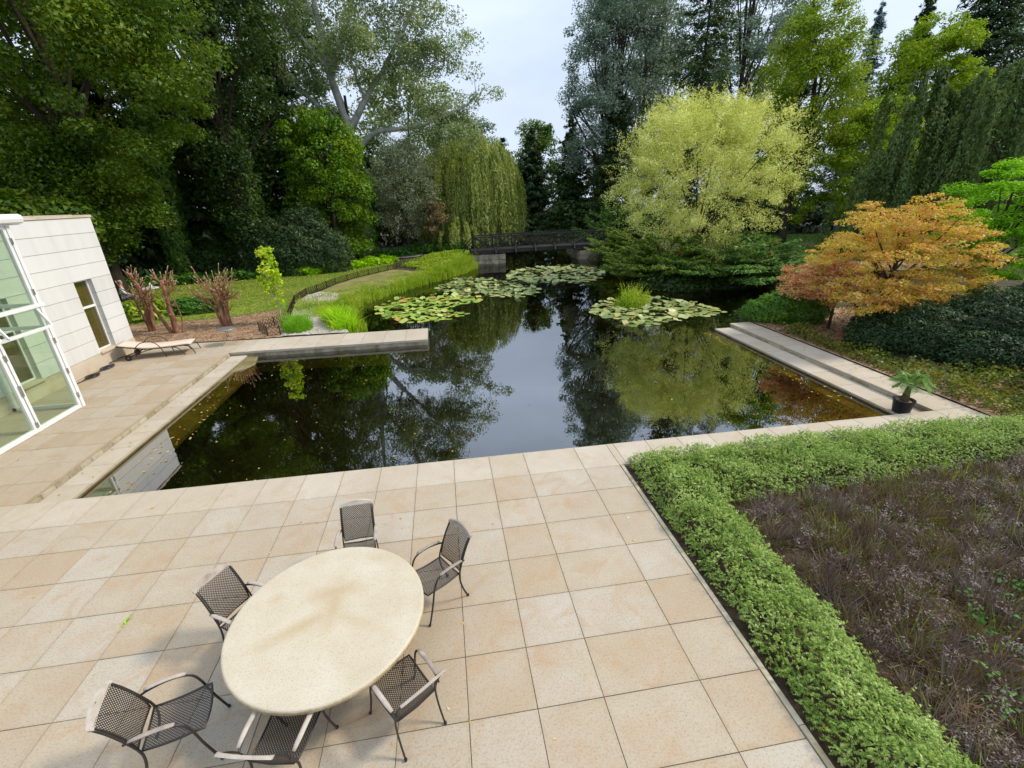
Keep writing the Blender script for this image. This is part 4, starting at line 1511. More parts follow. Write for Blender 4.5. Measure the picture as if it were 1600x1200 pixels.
def blobs(name, label, base, ells, n, leaf, mat, seed=1, group=None, cat='shrub', upn=.5, thick=.45, rough_=.12, axis_up=0.0, stems=True, zclip=0.02):
    """bush: leaf shells over a union of ellipsoids"""
    r = np.random.default_rng(seed)
    t = thing(name, label, cat, base, group=group)
    vol = A([rx * ry + ry * rz + rx * rz for (_, (rx, ry, rz)) in ells])
    Q = []
    for (c, rad), w in zip(ells, vol / vol.sum()):
        k = int(n * w * 1.7)
        d = rand_dirs(k, .25, r)
        bump = 1 + rough_ * vnoise(d * 3.0 + A(c), .55, seed) + rough_ * .6 * vnoise(d * 7.0 + A(c), .5, seed + 2)
        tt = bump * (1 - thick * r.uniform(0, 1, k) ** 2)
        P = A(c) + d * tt[:, None] * A(rad)
        keep = P[:, 2] > zclip
        for (c2, r2) in ells:
            if c2 is c: continue
            keep &= (((P - A(c2)) / (A(r2) * .82)) ** 2).sum(1) > 1
        P, d = P[keep], d[keep]
        k = len(P)
        nr = norm(d / A(rad)) * .7 + A((0, 0, upn)) + r.normal(size=(k, 3)) * .5
        ax = None
        if axis_up: ax = d * .8 + A((0, 0, axis_up)) + r.normal(size=(k, 3)) * .4
        s = r.uniform(.6, 1.35, k)
        Q.append(leaf_tris(P, nr, leaf[0] * s, leaf[1] * s, ax, r))
    obj('foliage', quads_mesh('foliage', np.concatenate(Q)), mat, t)
    if stems:
        mb = MB()
        for (c, rad) in ells:
            for k in range(4):
                e = A(c) + rand_dirs(1, .4, r)[0] * A(rad) * .75
                b0 = A((c[0] * .8 + r.normal(0, .1), c[1] * .8 + r.normal(0, .1), 0))
                mb.tube(interp_path([b0, (b0 + e) / 2 + r.normal(size=3) * .08, e], 5), np.linspace(.035, .01, 5), 5, caps=False)
        mb.build('stems', M['bark'], t, True)['kind'] = 'stuff'
    return t


def juniper(name, label, base, spans, n, mat, seed=1, leaf=(.16, .05), lift=.35, group=None, layers=1):
    """spreading juniper: arching branches with flat sprays. spans: (az0, az1, reach, height)"""
    r = np.random.default_rng(seed)
    t = thing(name, label, 'shrub', base, group=group)
    Q = []
    mb = MB()
    nb = sum(s[4] for s in spans)
    per = n // nb
    for (a0, a1, reach, hh, k) in spans:
        for b in range(k):
            az = r.uniform(a0, a1)
            L_ = reach * r.uniform(.45, 1.08)
            hz = hh * r.uniform(.25, 1.0)
            d = A((math.cos(az), math.sin(az), 0))
            sd = A((-d[1], d[0], 0))
            path = interp_path([(0, 0, .05), tuple(d * L_ * .4 + A((0, 0, hz * .75))), tuple(d * L_ * .8 + A((0, 0, hz * .95))), tuple(d * L_ + A((0, 0, hz + lift * .35)))], 24)
            mb.tube(path[::4], np.linspace(.05, .012, 6), 4, caps=False)
            s = r.uniform(.28, 1, per) ** .75
            i = np.clip((s * 23).astype(int), 0, 22)
            fr_ = (s * 23 - i)[:, None]
            c = path[i] * (1 - fr_) + path[i + 1] * fr_
            wmax = .16 * L_ + .12
            lat = r.normal(0, .45, per) * wmax * np.sin(PI * np.clip(s * .97, .12, .97)) ** .6
            P = c + sd * lat[:, None]
            P[:, 2] += r.normal(0, .045, per) + .10 * lift * abs(lat) / wmax - .03
            ax = d * .9 + sd * np.sign(lat)[:, None] * .6 + A((0, 0, lift)) + r.normal(size=(per, 3)) * .22
            nr = A((0, 0, 1.0)) + r.normal(size=(per, 3)) * .4
            kk = r.uniform(.6, 1.3, per)
            Q.append(leaf_quads(P, nr, leaf[0] * kk, leaf[1] * kk, ax, r))
    mb.build('branches', M['bark'], t, True)['kind'] = 'stuff'
    obj('foliage', quads_mesh('foliage', np.concatenate(Q)), mat, t)
    return t


def ivy_column(name, label, base, h, r0, r1, n, mat, seed=1, leaf=(.20, .17), lean=(0, 0)):
    r = np.random.default_rng(seed)
    t = thing(name, label, 'tree', base, group='ivy covered trunks at the wood edge')
    mb = MB().tube(A([(0, 0, -.2), (lean[0] * .5, lean[1] * .5, h * .5), (lean[0], lean[1], h * 1.3)]), [.28, .2, .1], 8)
    mb.build('trunk', M['bark'], t, True)
    z = r.uniform(0.0, 1, n)
    az = r.uniform(0, 2 * PI, n)
    rad = (r0 + (r1 - r0) * z) * (1 + .28 * vnoise(np.column_stack([np.cos(az) * 2, np.sin(az) * 2, z * h * 1.2]), .6, seed)) * r.uniform(.72, 1.05, n)
    P = np.column_stack([np.cos(az) * rad + lean[0] * z, np.sin(az) * rad + lean[1] * z, z * h])
    nr = np.column_stack([np.cos(az), np.sin(az), np.full(n, .45)]) + r.normal(size=(n, 3)) * .4
    k = r.uniform(.6, 1.3, n)
    obj('ivy', quads_mesh('ivy', leaf_tris(P, nr, leaf[0] * k, leaf[1] * k, A((0, 0, -1.0)) + r.normal(size=(n, 3)) * .5, r)), mat, t)
    return t


def wood_mass(name, label, segs, mat, seed, leaf=(.5, .38)):
    r = np.random.default_rng(seed)
    cs = []
    for (x0, y0, x1, y1, dep, h, n) in segs:
        t_ = r.random(n)
        x = x0 + (x1 - x0) * t_
        y = y0 + (y1 - y0) * t_ + r.uniform(0, dep, n)
        hh = h * (.75 + .25 * vnoise(np.column_stack([x, y]), 2.6, seed))
        z = hh * r.random(n) ** .8
        cs.append(np.column_stack([x, y, z]))
    cs = np.vstack(cs)
    o = obj(name, quads_mesh(name, clump_leaves(cs, 1.25, 44, leaf[0], leaf[1], .7, .6, r)), mat)
    return tag(o, label, kind='stuff')


def ground_leaves(name, label, poly, n, zr, leaf, mat, seed=1, zoff=.03, upn=.8, kind='stuff', mound=None):
    r = np.random.default_rng(seed)
    q = scatter(poly, n, r)
    z = r.uniform(zr[0], zr[1], n) * (1 + .5 * vnoise(q, .7, seed)) + zoff + terrain_z(q[:, 0], q[:, 1])
    P = np.column_stack([q, z])
    nr = A((0, 0, upn)) + r.normal(size=(n, 3)) * .55
    k = r.uniform(.6, 1.35, n)
    o = obj(name, quads_mesh(name, leaf_quads(P, nr, leaf[0] * k, leaf[1] * k, None, r)), mat)
    return tag(o, label, kind=kind)


# ------------------------------------------------------------------ leaf materials (real leaf colours)
LM = {}
LM['maple_green'] = leaf_mat('sycamore_leaf', [(.020, .045, .008), (.050, .095, .012), (.105, .155, .018), (.18, .19, .022)], .4, .35, gain=1.45)
LM['spruce_dark'] = leaf_mat('dark_spruce_needles', [(.010, .020, .008), (.020, .036, .013), (.040, .058, .020)], .12, .5, gain=2.4)
LM['yew'] = leaf_mat('yew_needles', [(.010, .024, .009), (.020, .045, .014), (.045, .075, .022)], .12, .9, gain=1.1)
LM['poplar'] = leaf_mat('poplar_leaf', [(.045, .065, .022), (.085, .115, .045), (.15, .18, .085), (.23, .25, .14)], .3, .5, .02, gain=2.0)
LM['vine'] = leaf_mat('vine_leaf', [(.025, .060, .008), (.065, .13, .012), (.12, .20, .02), (.20, .21, .02)], .35, .45, gain=1.5)
LM['silver'] = leaf_mat('silver_grey_leaf', [(.10, .12, .06), (.19, .21, .125), (.30, .315, .21)], .25, .9)
LM['weep'] = leaf_mat('willow_leaf', [(.045, .070, .015), (.095, .125, .028), (.165, .185, .055), (.22, .23, .085)], .3, .6, gain=2.2)
LM['silver_poplar'] = leaf_mat('white_poplar_leaf', [(.050, .075, .055), (.085, .12, .085), (.15, .19, .15), (.23, .27, .22)], .25, .45, .02)
LM['mid_green'] = leaf_mat('mid_green_leaf', [(.022, .050, .010), (.055, .10, .016), (.10, .155, .025)], .35, .5)
LM['dark_green'] = leaf_mat('dark_green_leaf', [(.014, .030, .009), (.032, .058, .014), (.065, .095, .022)], .3, .5, gain=1.5)
LM['golden'] = leaf_mat('golden_willow_leaf', [(.115, .135, .020), (.225, .24, .040), (.35, .365, .11), (.49, .49, .26)], .3, .9, gain=2.2, sat=.9)
LM['yellow_green'] = leaf_mat('yellow_green_leaf', [(.04, .075, .008), (.09, .14, .013), (.155, .20, .02), (.24, .22, .03)], .4, .4)
LM['blue_spruce'] = leaf_mat('blue_spruce_needles', [(.035, .055, .055), (.075, .11, .11), (.14, .19, .19)], .1, 1.2, gain=2.3)
LM['larch'] = leaf_mat('larch_needles', [(.07, .11, .01), (.13, .19, .015), (.21, .26, .03)], .4, .5)
LM['beech'] = leaf_mat('weeping_beech_leaf', [(.024, .042, .012), (.045, .070, .020), (.085, .115, .040)], .2, .8, .015, gain=1.9)
LM['orange'] = leaf_mat('japanese_maple_leaf', [(.36, .10, .05), (.42, .19, .06), (.50, .29, .14), (.45, .31, .05), (.36, .33, .06), (.22, .27, .05), (.54, .37, .22)], .4, .9, gain=1.35, nw=.36)
LM['pink'] = leaf_mat('pinkish_maple_leaf', [(.32, .10, .06), (.42, .19, .10), (.46, .29, .15), (.36, .31, .10)], .35, .9, gain=1.35)
LM['bright_green'] = leaf_mat('bright_maple_leaf', [(.06, .14, .008), (.12, .25, .012), (.19, .33, .025)], .45, .7)
LM['juniper'] = leaf_mat('juniper_needles', [(.025, .062, .014), (.060, .115, .024), (.115, .185, .042)], .12, .9)
LM['juniper_olive'] = leaf_mat('olive_juniper_needles', [(.04, .07, .012), (.085, .125, .022), (.14, .18, .035)], .12, .9)
LM['hedge'] = leaf_mat('box_honeysuckle_leaf', [(.030, .065, .010), (.095, .155, .022), (.185, .245, .062), (.34, .38, .18)], .3, 3.2, .015, .5, gain=1.85, sat=1.02)
LM['ivy'] = leaf_mat('ivy_leaf', [(.016, .045, .008), (.040, .085, .013), (.085, .14, .026), (.14, .19, .05)], .2, 1.2, .02)
LM['ivy_dark'] = leaf_mat('dark_ivy_leaf', [(.012, .030, .007), (.028, .055, .011), (.058, .092, .020), (.10, .13, .035)], .2, .7)
LM['cover'] = leaf_mat('ground_cover_leaf', [(.018, .055, .010), (.042, .105, .016), (.08, .16, .03)], .3, 1.2)
LM['lime'] = leaf_mat('lime_ground_cover_leaf', [(.10, .20, .012), (.19, .32, .02), (.29, .42, .04)], .35, 1.2)
LM['reed'] = leaf_mat('reed_blade', [(.065, .125, .010), (.125, .195, .018), (.20, .255, .032), (.28, .27, .07)], .35, .8)
LM['bedding'] = leaf_mat('yellowing_bedding_leaf', [(.03, .06, .012), (.08, .12, .018), (.18, .19, .025), (.18, .09, .03)], .35, 1.4, gain=1.0)
LM['lavender'] = leaf_mat('grey_lavender', [(.050, .031, .024), (.100, .071, .057), (.155, .128, .116), (.20, .18, .17)], .12, 1.5, gain=1.4)
LM['heath'] = leaf_mat('brown_olive_heath', [(.055, .032, .016), (.10, .065, .028), (.085, .095, .025), (.15, .15, .04)], .15, 1.3)
LM['lawn_blade'] = leaf_mat('lawn_blade', [(.085, .15, .018), (.165, .225, .03), (.27, .26, .05)], .3, .6, gain=1.4)

# ------------------------------------------------------------------ trees, left side
G_W = 'trees of the wood behind the lawn'
broadleaf('sycamore_tree', 'big sycamore with yellow green foliage at the upper left corner', (-17.5, 27.5, 0), 20, (.8, -1.0, 12.6), (6.8, 5.2, 6.8), 250, 230, 1.0, (.165, .125), LM['maple_green'], M['bark'], .42, 24, seed=11, group=G_W, extra=[((4.2, -1.5, 11.0), (2.6, 2.0, 2.5), 40), ((-3.0, 0, 6.5), (4.2, 2.5, 2.8), 60), ((1.0, 0, 5.5), (2.2, 2.0, 2.0), 30), ((.2, -.2, 5.0), (1.1, 1.0, 4.0), 34), ((-1.5, -1.5, 9), (3, 1.5, 4), 40)])
broadleaf('sycamore_tree', 'tall dark sycamore behind the pruned trunks, left of the pale poplar', (-13.6, 36.0, 0), 22, (-.4, 0, 14.5), (4.8, 4.4, 8.0), 170, 190, 1.15, (.19, .15), LM['dark_green'], M['bark'], .36, 20, seed=12, group=G_W, extra=[((0, -.3, 5.0), (1.2, 1.0, 4.5), 34)])
broadleaf('sycamore_tree', 'broad sycamore crown filling the top left corner behind the first one', (-24.5, 31.5, 0), 22, (.5, 0, 13.5), (6.8, 5.0, 7.5), 120, 150, 1.3, (.30, .23), LM['maple_green'], M['bark'], .4, 18, seed=13, group=G_W)
conifer('spruce_tree', 'dark spruce directly behind the white building roof', (-21.8, 36.5, 0), 17, 4.2, .5, LM['spruce_dark'], M['bark'], 16200, .38, .6, (.58, .22), seed=21, group=G_W)
conifer('spruce_tree', 'dark drooping spruce above the leftmost pruned trunk', (-18.2, 38.6, 0), 20, 3.8, .5, LM['spruce_dark'], M['bark'], 16200, .4, .6, (.58, .22), seed=22, group=G_W)
conifer('spruce_tree', 'dark spruce above the rightmost pruned trunk, behind the lawn', (-14.8, 40.0, 0), 21, 3.8, .4, LM['spruce_dark'], M['bark'], 16200, .4, .6, (.58, .22), seed=23, group=G_W)
conifer('spruce_tree', 'dark spruce between the ivy trunk and the vine covered tree', (-11.8, 42.0, 0), 20, 3.6, .4, LM['spruce_dark'], M['bark'], 13500, .4, .6, (.58, .22), seed=24, group=G_W)
conifer('spruce_tree', 'dark spruce far left behind the glass pavilion roof', (-27.5, 36.0, 0), 18, 4.4, .5, LM['spruce_dark'], M['bark'], 12150, .38, .6, (.58, .22), seed=25, group=G_W)
for i, (x, y, h, rx, m, lab) in enumerate([(-34, 40, 22, 6, 'dark_green', 'dark broadleaf tree at the far left edge of the wood'), (-26, 46, 24, 6, 'dark_green', 'dark broadleaf tree deep in the wood behind the white building'),
                                        (-19, 49, 25, 6, 'mid_green', 'green broadleaf tree deep in the wood behind the dark spruces'), (-12.5, 52, 24, 5.5, 'dark_green', 'dark broadleaf tree deep in the wood left of the pale poplar'),
                                        (-2.5, 60, 19, 6.0, 'poplar', 'hazy grey green tree behind the pale poplar, right side'), (5.5, 66, 15, 3.4, 'silver_poplar', 'grey green tree rising just behind the weeping willow')]):
    broadleaf('background_tree', lab, (x, y, 0), h, (0, 0, h * .52), (rx, rx * .8, h * .46), 80, 110, 1.5, (.36, .27), LM[m], M['bark'], .3, 12, seed=31 + i, group='background trees of the wood')
ivy_column('ivy_trunk', 'ivy clad trunk rising behind the lawn above the middle pruned trunk', (-18.2, 35.6, 0), 10.5, .75, 1.0, 9000, LM['ivy'], 41, lean=(.4, 0))
ivy_column('ivy_trunk', 'ivy clad trunk with a broad base above the rightmost pruned trunk', (-13.6, 37.0, 0), 9.5, 1.5, .9, 9000, LM['ivy'], 42, lean=(-.2, 0))
blobs('yew_bush', 'broad dark yew bush at the edge of the lawn below the spruces', (-10.3, 35.6, 0), [((0, 0, 1.7), (2.6, 1.8, 2.4)), ((2.0, .2, 1.2), (1.7, 1.5, 1.9)), ((-2.4, .3, 1.3), (1.9, 1.5, 1.9)), ((.6, .3, 3.2), (1.5, 1.3, 1.4))], 30000, (.17, .07), LM['spruce_dark'], 43, group=None, rough_=.2)
blobs('dark_bush', 'dark bush under the ivy trunks behind the lawn', (-16.5, 36.3, 0), [((0, 0, 1.0), (2.6, 1.2, 1.5)), ((3.3, .4, .9), (1.8, 1.1, 1.4)), ((-3.2, .4, .8), (2.2, 1.0, 1.2))], 16000, (.19, .11), LM['dark_green'], 44, rough_=.2)

# pale poplar with forked white trunk
def poplar():
    r = np.random.default_rng(51)
    t = thing('poplar_tree', 'tall pale barked poplar with spreading limbs left of the sky gap', 'tree', (-6.6, 43.0, 0), group=G_W)
    mb = MB()
    trunk = interp_path([(0, 0, -.2), (.1, 0, 4), (.1, 0, 8.0), (-.1, 0, 10.6), (-.9, .2, 14), (-1.3, .3, 19), (-1.5, .2, 25)], 26)
    mb.tube(trunk, np.linspace(.62, .10, 26), 10)
    L_ = [[(0, 0, 10.2), (1.6, -.3, 12.2), (3.4, -.6, 14.4), (5.6, -.8, 17.2), (7.0, -1, 20.5)], [(.1, 0, 8.6), (2.2, -.6, 10.0), (5.2, -1.2, 10.3), (8.4, -1.6, 11.2), (10.0, -1.6, 12.0)],
          [(0, 0, 9.6), (-2.0, -.6, 11.6), (-4.4, -.8, 13.2), (-7.2, -.6, 14.6)], [(-.9, .2, 14), (-3.0, -.3, 16.4), (-5.2, -.5, 18.2), (-7.2, -.4, 21.0)],
          [(-.9, .2, 14), (1.0, -.4, 17.0), (2.2, -.6, 20.6), (3.0, -.6, 24)], [(-1.2, .2, 17), (-2.6, .6, 20.5), (-3.8, .6, 24)], [(3.4, -.6, 14.4), (5.6, -.6, 14.6), (8.6, -.8, 15.4)],
          [(5.2, -1.2, 10.3), (7.4, -1.6, 9.4), (9.4, -1.6, 9.2)], [(1.6, -.3, 12.2), (1.2, -1.6, 14.0), (1.6, -2.6, 16.2)]]
    rr = [.30, .26, .24, .20, .20, .15, .16, .12, .14]
    cent = []
    for pts_, r0 in zip(L_, rr):
        p = interp_path(pts_, 16)
        p = p + np.cumsum(r.normal(size=p.shape) * .05, 0)
        mb.tube(p, np.linspace(r0, .03, 16), 7, caps=False)
        for k in range(5, 16):
            for _ in range(3):
                o = r.normal(size=3) * A((1.0, .9, .75))
                e = p[k] + o + A((0, 0, .35))
                cent.append(e)
                if r.random() < .45:
                    mb.tube(A([p[k], (p[k] + e) / 2 + A((0, 0, .1)), e]), [.03, .02, .008], 4, caps=False)
    top = np.vstack([shell_points((-1.0, 0, 19.8), (7.4, 3.6, 6.4), 120, .45, .2, r), shell_points((5.5, -.8, 16.5), (4.0, 2.4, 4.2), 60, .3, .2, r), shell_points((-3.5, 0, 13.5), (4.0, 2.6, 3.0), 45, .3, .2, r)])
    cent = np.vstack([A(cent), top])
    mb.build('trunk', M['pale_bark'], t, True)
    obj('crown', quads_mesh('crown', clump_leaves(cent, .95, 125, .165, .13, .75, .4, r)), LM['poplar'], t)


poplar()
ivy_column('ivy_trunk', 'ivy sleeve around the lower trunk of the pale poplar', (-6.6, 42.9, 0), 9.6, 1.1, .8, 5000, LM['ivy'], 45)
broadleaf('vine_clad_tree', 'tree smothered in bright green vine left of the silver shrub', (-7.9, 38.4, 0), 11, (0, 0, 5.6), (2.8, 2.2, 5.4), 120, 210, .80, (.19, .155), LM['vine'], M['bark'], .25, 10, seed=52, lo=.6, up=.1, axis_down=.8, flat=.8, upn=.5, extra=[((-1.6, 0, 9.0), (2.0, 1.5, 1.6), 16)])
broadleaf('silver_leaved_tree', 'rounded silver grey small tree beside the weeping willow', (-2.9, 42.6, 0), 9.5, (0, 0, 5.7), (2.9, 2.5, 3.9), 120, 190, .8, (.17, .085), LM['silver'], M['bark'], .16, 12, seed=53, lo=.55, flat=.8)
broadleaf('reddish_bush', 'small reddish leaved bush between silver tree and willow', (-.5, 42.0, 0), 5, (0, 0, 3.3), (1.0, .9, 1.6), 22, 110, .6, (.17, .12), leaf_mat('reddish_leaf', [(.07, .06, .03), (.13, .10, .05), (.19, .15, .09)], .3, 1), M['bark'], .07, 8, seed=54)
weeping('weeping_willow', 'weeping willow with long hanging tresses left of the bridge', (2.9, 46.5, .3), (0, 0, 5.6), (5.3, 4.0, 4.9), 2500, (2.2, 6.8), (.32, .075), LM['weep'], M['bark'], .35, per=34, seed=55, pull=.42, arch_=.6, zmin=.2, lat=.05)
weeping('weeping_willow', 'low drooping willow boughs beside the left bridge end', (1.4, 42.0, .3), (0, 0, 1.6), (2.0, 1.2, 1.5), 130, (.8, 2.2), (.30, .07), LM['weep'], M['bark'], .08, per=24, seed=56, arch_=.6, zmin=.1, lat=.05, cat='shrub')

# ------------------------------------------------------------------ trees beyond the bridge and right side
G_R = 'trees beyond the bridge'
conifer('pine_tree', 'slim dark conifer just right of the sky gap', (15.2, 55, 0), 12.3, 3.0, 1.0, LM['dark_green'], M['red_bark'], 14000, .15, .6, (.42, .22), seed=61, group=G_R)
conifer('pine_tree', 'dark conifer behind the right half of the bridge', (11.6, 60, 0), 11.5, 3.2, .6, LM['spruce_dark'], M['bark'], 12150, .2, .6, (.58, .22), seed=62, group=G_R)
conifer('pine_tree', 'low dark conifer at the bottom of the sky gap', (8.6, 64, 0), 11.0, 2.6, .4, LM['spruce_dark'], M['bark'], 10800, .2, .6, (.58, .22), seed=63, group=G_R)
conifer('pine_tree', 'dark conifer behind the spreading juniper at the bridge end', (18.4, 50, 0), 15, 3.2, .5, LM['dark_green'], M['bark'], 11000, .25, .6, (.40, .15), seed=64, group=G_R)
broadleaf('background_tree', 'small light green tree right below the sky gap', (14.0, 66, 0), 14, (0, 0, 8.5), (3.4, 2.5, 6.0), 80, 110, 1.1, (.30, .22), LM['mid_green'], M['bark'], .2, 8, seed=65, group=G_R)
broadleaf('white_poplar', 'tall grey green poplar right of the sky gap', (18.6, 51.5, 0), 31, (0, 0, 18.0), (5.2, 4.2, 12.5), 260, 170, 1.15, (.185, .15), LM['silver_poplar'], M['bark'], .42, 34, seed=66, lo=.35, group=G_R, extra=[((-3.6, 0, 13.5), (2.0, 1.5, 2.5), 14), ((-2.6, 0, 9.0), (2.4, 1.6, 2.2), 16)])
conifer('thuja_tree', 'tall dark green conifer above the golden willow', (25.0, 46, 0), 28, 4.8, 1.0, LM['dark_green'], M['bark'], 20000, .25, .45, (.36, .15), seed=67, group=G_R, lev=60)
broadleaf('white_poplar', 'tall silvery poplar above the golden willow, right of the dark conifer', (35.5, 56, 0), 31, (0, 0, 18.0), (6.4, 5, 12.5), 200, 150, 1.25, (.22, .17), LM['silver_poplar'], M['bark'], .42, 28, seed=68, lo=.4, group=G_R)
broadleaf('white_poplar', 'silvery poplar between the tall poplar and the dark conifer', (22.0, 55, 0), 31, (0, 0, 17.0), (5.2, 4, 13.0), 190, 140, 1.25, (.25, .20), LM['silver_poplar'], M['bark'], .36, 20, seed=69, lo=.4, group=G_R)
broadleaf('lime_tree', 'yellow green tree right of the golden willow', (29.2, 37, .1), 17.5, (0, 0, 9.7), (4.1, 3.8, 7.8), 190, 210, .95, (.175, .13), LM['yellow_green'], M['bark'], .32, 22, seed=71, lo=.5, group=G_R)
conifer('blue_spruce', 'narrow blue spruce against the sky at the upper right', (43.8, 48, .5), 20.5, 3.2, 1.5, LM['blue_spruce'], M['bark'], 11000, .2, .75, (.42, .15), seed=72, group=G_R)
conifer('spruce_tree', 'dark spruce right of the blue spruce', (53.0, 52, .5), 23, 4.0, 1.5, LM['spruce_dark'], M['bark'], 12150, .25, .7, (.58, .22), seed=73, group=G_R)
conifer('spruce_tree', 'large dark spruce in the upper right corner', (52.0, 44, .5), 26, 6.0, 2.0, LM['spruce_dark'], M['bark'], 16200, .3, .55, (.58, .22), seed=74, group=G_R)
conifer('spruce_tree', 'dark spruce behind the yellow green tree', (39.5, 52, .5), 22, 3.6, 1.5, LM['spruce_dark'], M['bark'], 10800, .25, .7, (.58, .22), seed=75, group=G_R)
broadleaf('larch_tree', 'light green larch between the spruces on the right', (44.6, 42.0, .5), 18.6, (0, 0, 11.5), (4.6, 3.6, 6.8), 130, 130, .95, (.32, .16), LM['larch'], M['bark'], .28, 16, seed=76, group=G_R, flat=.5)
broadleaf('mid_green_tree', 'low mid green tree between the yellow green tree and the weeping beech', (33.5, 34, .5), 10.5, (0, 0, 5.8), (3.9, 3.0, 4.4), 110, 170, .9, (.18, .14), LM['larch'], M['bark'], .2, 12, seed=77, group=G_R, flat=.5)
broadleaf('dark_shrub', 'dark green shrubs under the yellow green tree', (32.5, 45.5, .1), 5, (0, 0, 2.4), (4.2, 1.8, 2.4), 50, 140, .8, (.2, .15), LM['dark_green'], M['bark'], .1, 8, seed=78, cat='shrub')
for i, (x, y, h, rx, m, lab) in enumerate([(62, 50, 26, 6, 'dark_green', 'dark background tree at the far right edge'), (42, 64, 24, 7, 'dark_green', 'dark background tree behind the blue spruce'), (29, 64, 26, 6, 'silver_poplar', 'hazy background tree behind the dark conifer'),
                                        (57, 34, 20, 6, 'dark_green', 'dark background tree behind the weeping beech at the right edge'), (44, 34, 12, 5, 'mid_green', 'green background tree behind the weeping beech')]):
    broadleaf('background_tree', lab, (x, y, 0), h, (0, 0, h * .52), (rx, rx * .8, h * .46), 75, 110, 1.5, (.36, .27), LM[m], M['bark'], .3, 12, seed=81 + i, group='background trees on the right')


wood_mass('distant_wood', 'dark wood closing the view behind the left trees', [(-60, 38, -26, 44, 5, 15, 260), (-27, 45, -6, 54, 4, 15, 330), (-26, 38.5, -9, 40.5, 2, 4.5, 170), (-10, 50, 2, 58, 3, 8, 110)], LM['dark_green'], 88)
wood_mass('ivy_wood', 'dark ivy hung undergrowth between the left trunks', [(-31, 32.5, -20, 34.0, 1.5, 13, 150), (-21, 36.0, -12, 38.6, 1.5, 12, 170), (-12, 40, -8.5, 41, 1.5, 11, 60)], LM['ivy_dark'], 87, (.27, .2))
wood_mass('distant_wood', 'low wood closing the view beyond the bridge', [(-2, 62, 12, 70, 3, 8.5, 130), (10, 68, 26, 66, 4, 10.5, 170), (13, 52, 22, 47, 3, 4.5, 60)], LM['dark_green'], 89)
wood_mass('distant_wood', 'dark wood closing the view behind the right trees', [(20, 60, 45, 60, 4, 17, 260), (44, 58, 75, 44, 5, 17, 260), (38, 36, 66, 22, 4, 10, 220), (26, 47, 42, 46, 3, 5, 90)], LM['dark_green'], 90)


# golden willow: leafy clumps with fine shoots at the outside
def golden():
    r = np.random.default_rng(91)
    t = thing('golden_willow', 'rounded golden yellow willow with fine feathery twigs right of the bridge', 'tree', (15.8, 27.6, .1))
    C = A((0, 0, 5.2))
    R = A((5.0, 4.1, 4.5))
    mb = MB().tube(A([(0, 0, -.2), (.1, 0, 1.0), (.1, .1, 2.4)]), [.34, .30, .2], 8)
    d = rand_dirs(430, .40, r)
    bump = 1 + .20 * vnoise(d * 1.5, .6, 3) + .13 * vnoise(d * 6, .6, 4)
    cent = C + d * R * (bump * r.uniform(.45, 1.0, 430) ** .6)[:, None]
    cent[:, 2] = np.maximum(cent[:, 2], .9)
    for c in cent[::40]:
        st = A((0, 0, 1.8))
        mb.tube(interp_path([st, st * .4 + c * .6 + A((0, 0, .5)), c], 7), np.linspace(.045, .01, 7), 5, caps=False)
    Q = [clump_leaves(cent, .58, 150, .15, .042, .85, .45, r)]
    nb = 1300
    d = rand_dirs(nb, .5, r)
    bump = 1 + .20 * vnoise(d * 1.5, .6, 3) + .13 * vnoise(d * 6, .6, 4)
    for i in range(nb):
        p0 = C + d[i] * R * bump[i] * r.uniform(.80, 1.0)
        ax = norm(d[i] * A((.8, .8, .8)) + A((0, 0, .75)) + r.normal(size=3) * .4)
        ln = r.uniform(.4, 1.6)
        n = 15
        u = np.linspace(.05, 1, n)
        P = p0 + ax * (u * ln)[:, None] + A((0, 0, -.35)) * (u ** 2 * ln)[:, None] + r.normal(size=(n, 3)) * .05
        Q.append(leaf_tris(P, r.normal(size=(n, 3)) + A((0, 0, .6)), .14 * r.uniform(.6, 1.2, n), .036, ax + r.normal(size=(n, 3)) * .7, r))
    mb.build('trunk', M['bark'], t, True)
    obj('crown', quads_mesh('crown', np.concatenate(Q)), LM['golden'], t)


golden()


# weeping beech: two tall humps and a trailing skirt
def beech_starts(pts_, w):
    def f(r, n):
        p = interp_path(pts_, 40)
        f.path = p
        i = r.integers(0, 40, n)
        s = p[i] + r.normal(size=(n, 3)) * A(w)
        k = r.random(n) < .55
        s[k, 2] *= r.uniform(.45, 1.0, k.sum())
        s[k, 0] += r.normal(0, .5, k.sum())
        s[k, 1] -= r.uniform(0, .9, k.sum())
        return s
    return f


weeping('weeping_beech', 'dark weeping beech hump behind the orange maple', (26.4, 25.0, .5), (0, 0, 4), (3, 2.5, 5.5), 1000, (1.2, 6.0), (.19, .10), LM['beech'], M['bark'], .16, per=30, pull=.8, seed=92, zmin=.2, lat=.06, arch_=.25,
        starts=beech_starts([(-4.0, 0, 1.7), (-2.9, 0, 3.0), (-2.1, 0, 4.4), (-1.2, 0, 6.2), (-.8, 0, 7.9), (-.3, 0, 9.4), (.5, 0, 10.3), (1.65, 0, 9.9), (2.5, 0, 8.4)], (.28, .7, .28)))
weeping('weeping_beech', 'dark weeping beech with a pale arching limb at the right edge', (32.5, 23.5, .5), (0, 0, 5), (4, 3, 5.5), 1150, (1.2, 6.0), (.19, .10), LM['beech'], M['bark'], .18, per=30, pull=.8, seed=93, zmin=.3, lat=.06, arch_=.25,
        starts=beech_starts([(-5.1, 0, 5.6), (-5.1, 0, 7.2), (-4.9, 0, 8.5), (-4.1, 0, 9.4), (-2.8, 0, 9.8), (-1.3, 0, 10.0), (1.4, 0, 9.6), (4.5, 0, 8)], (.28, .8, .28)))

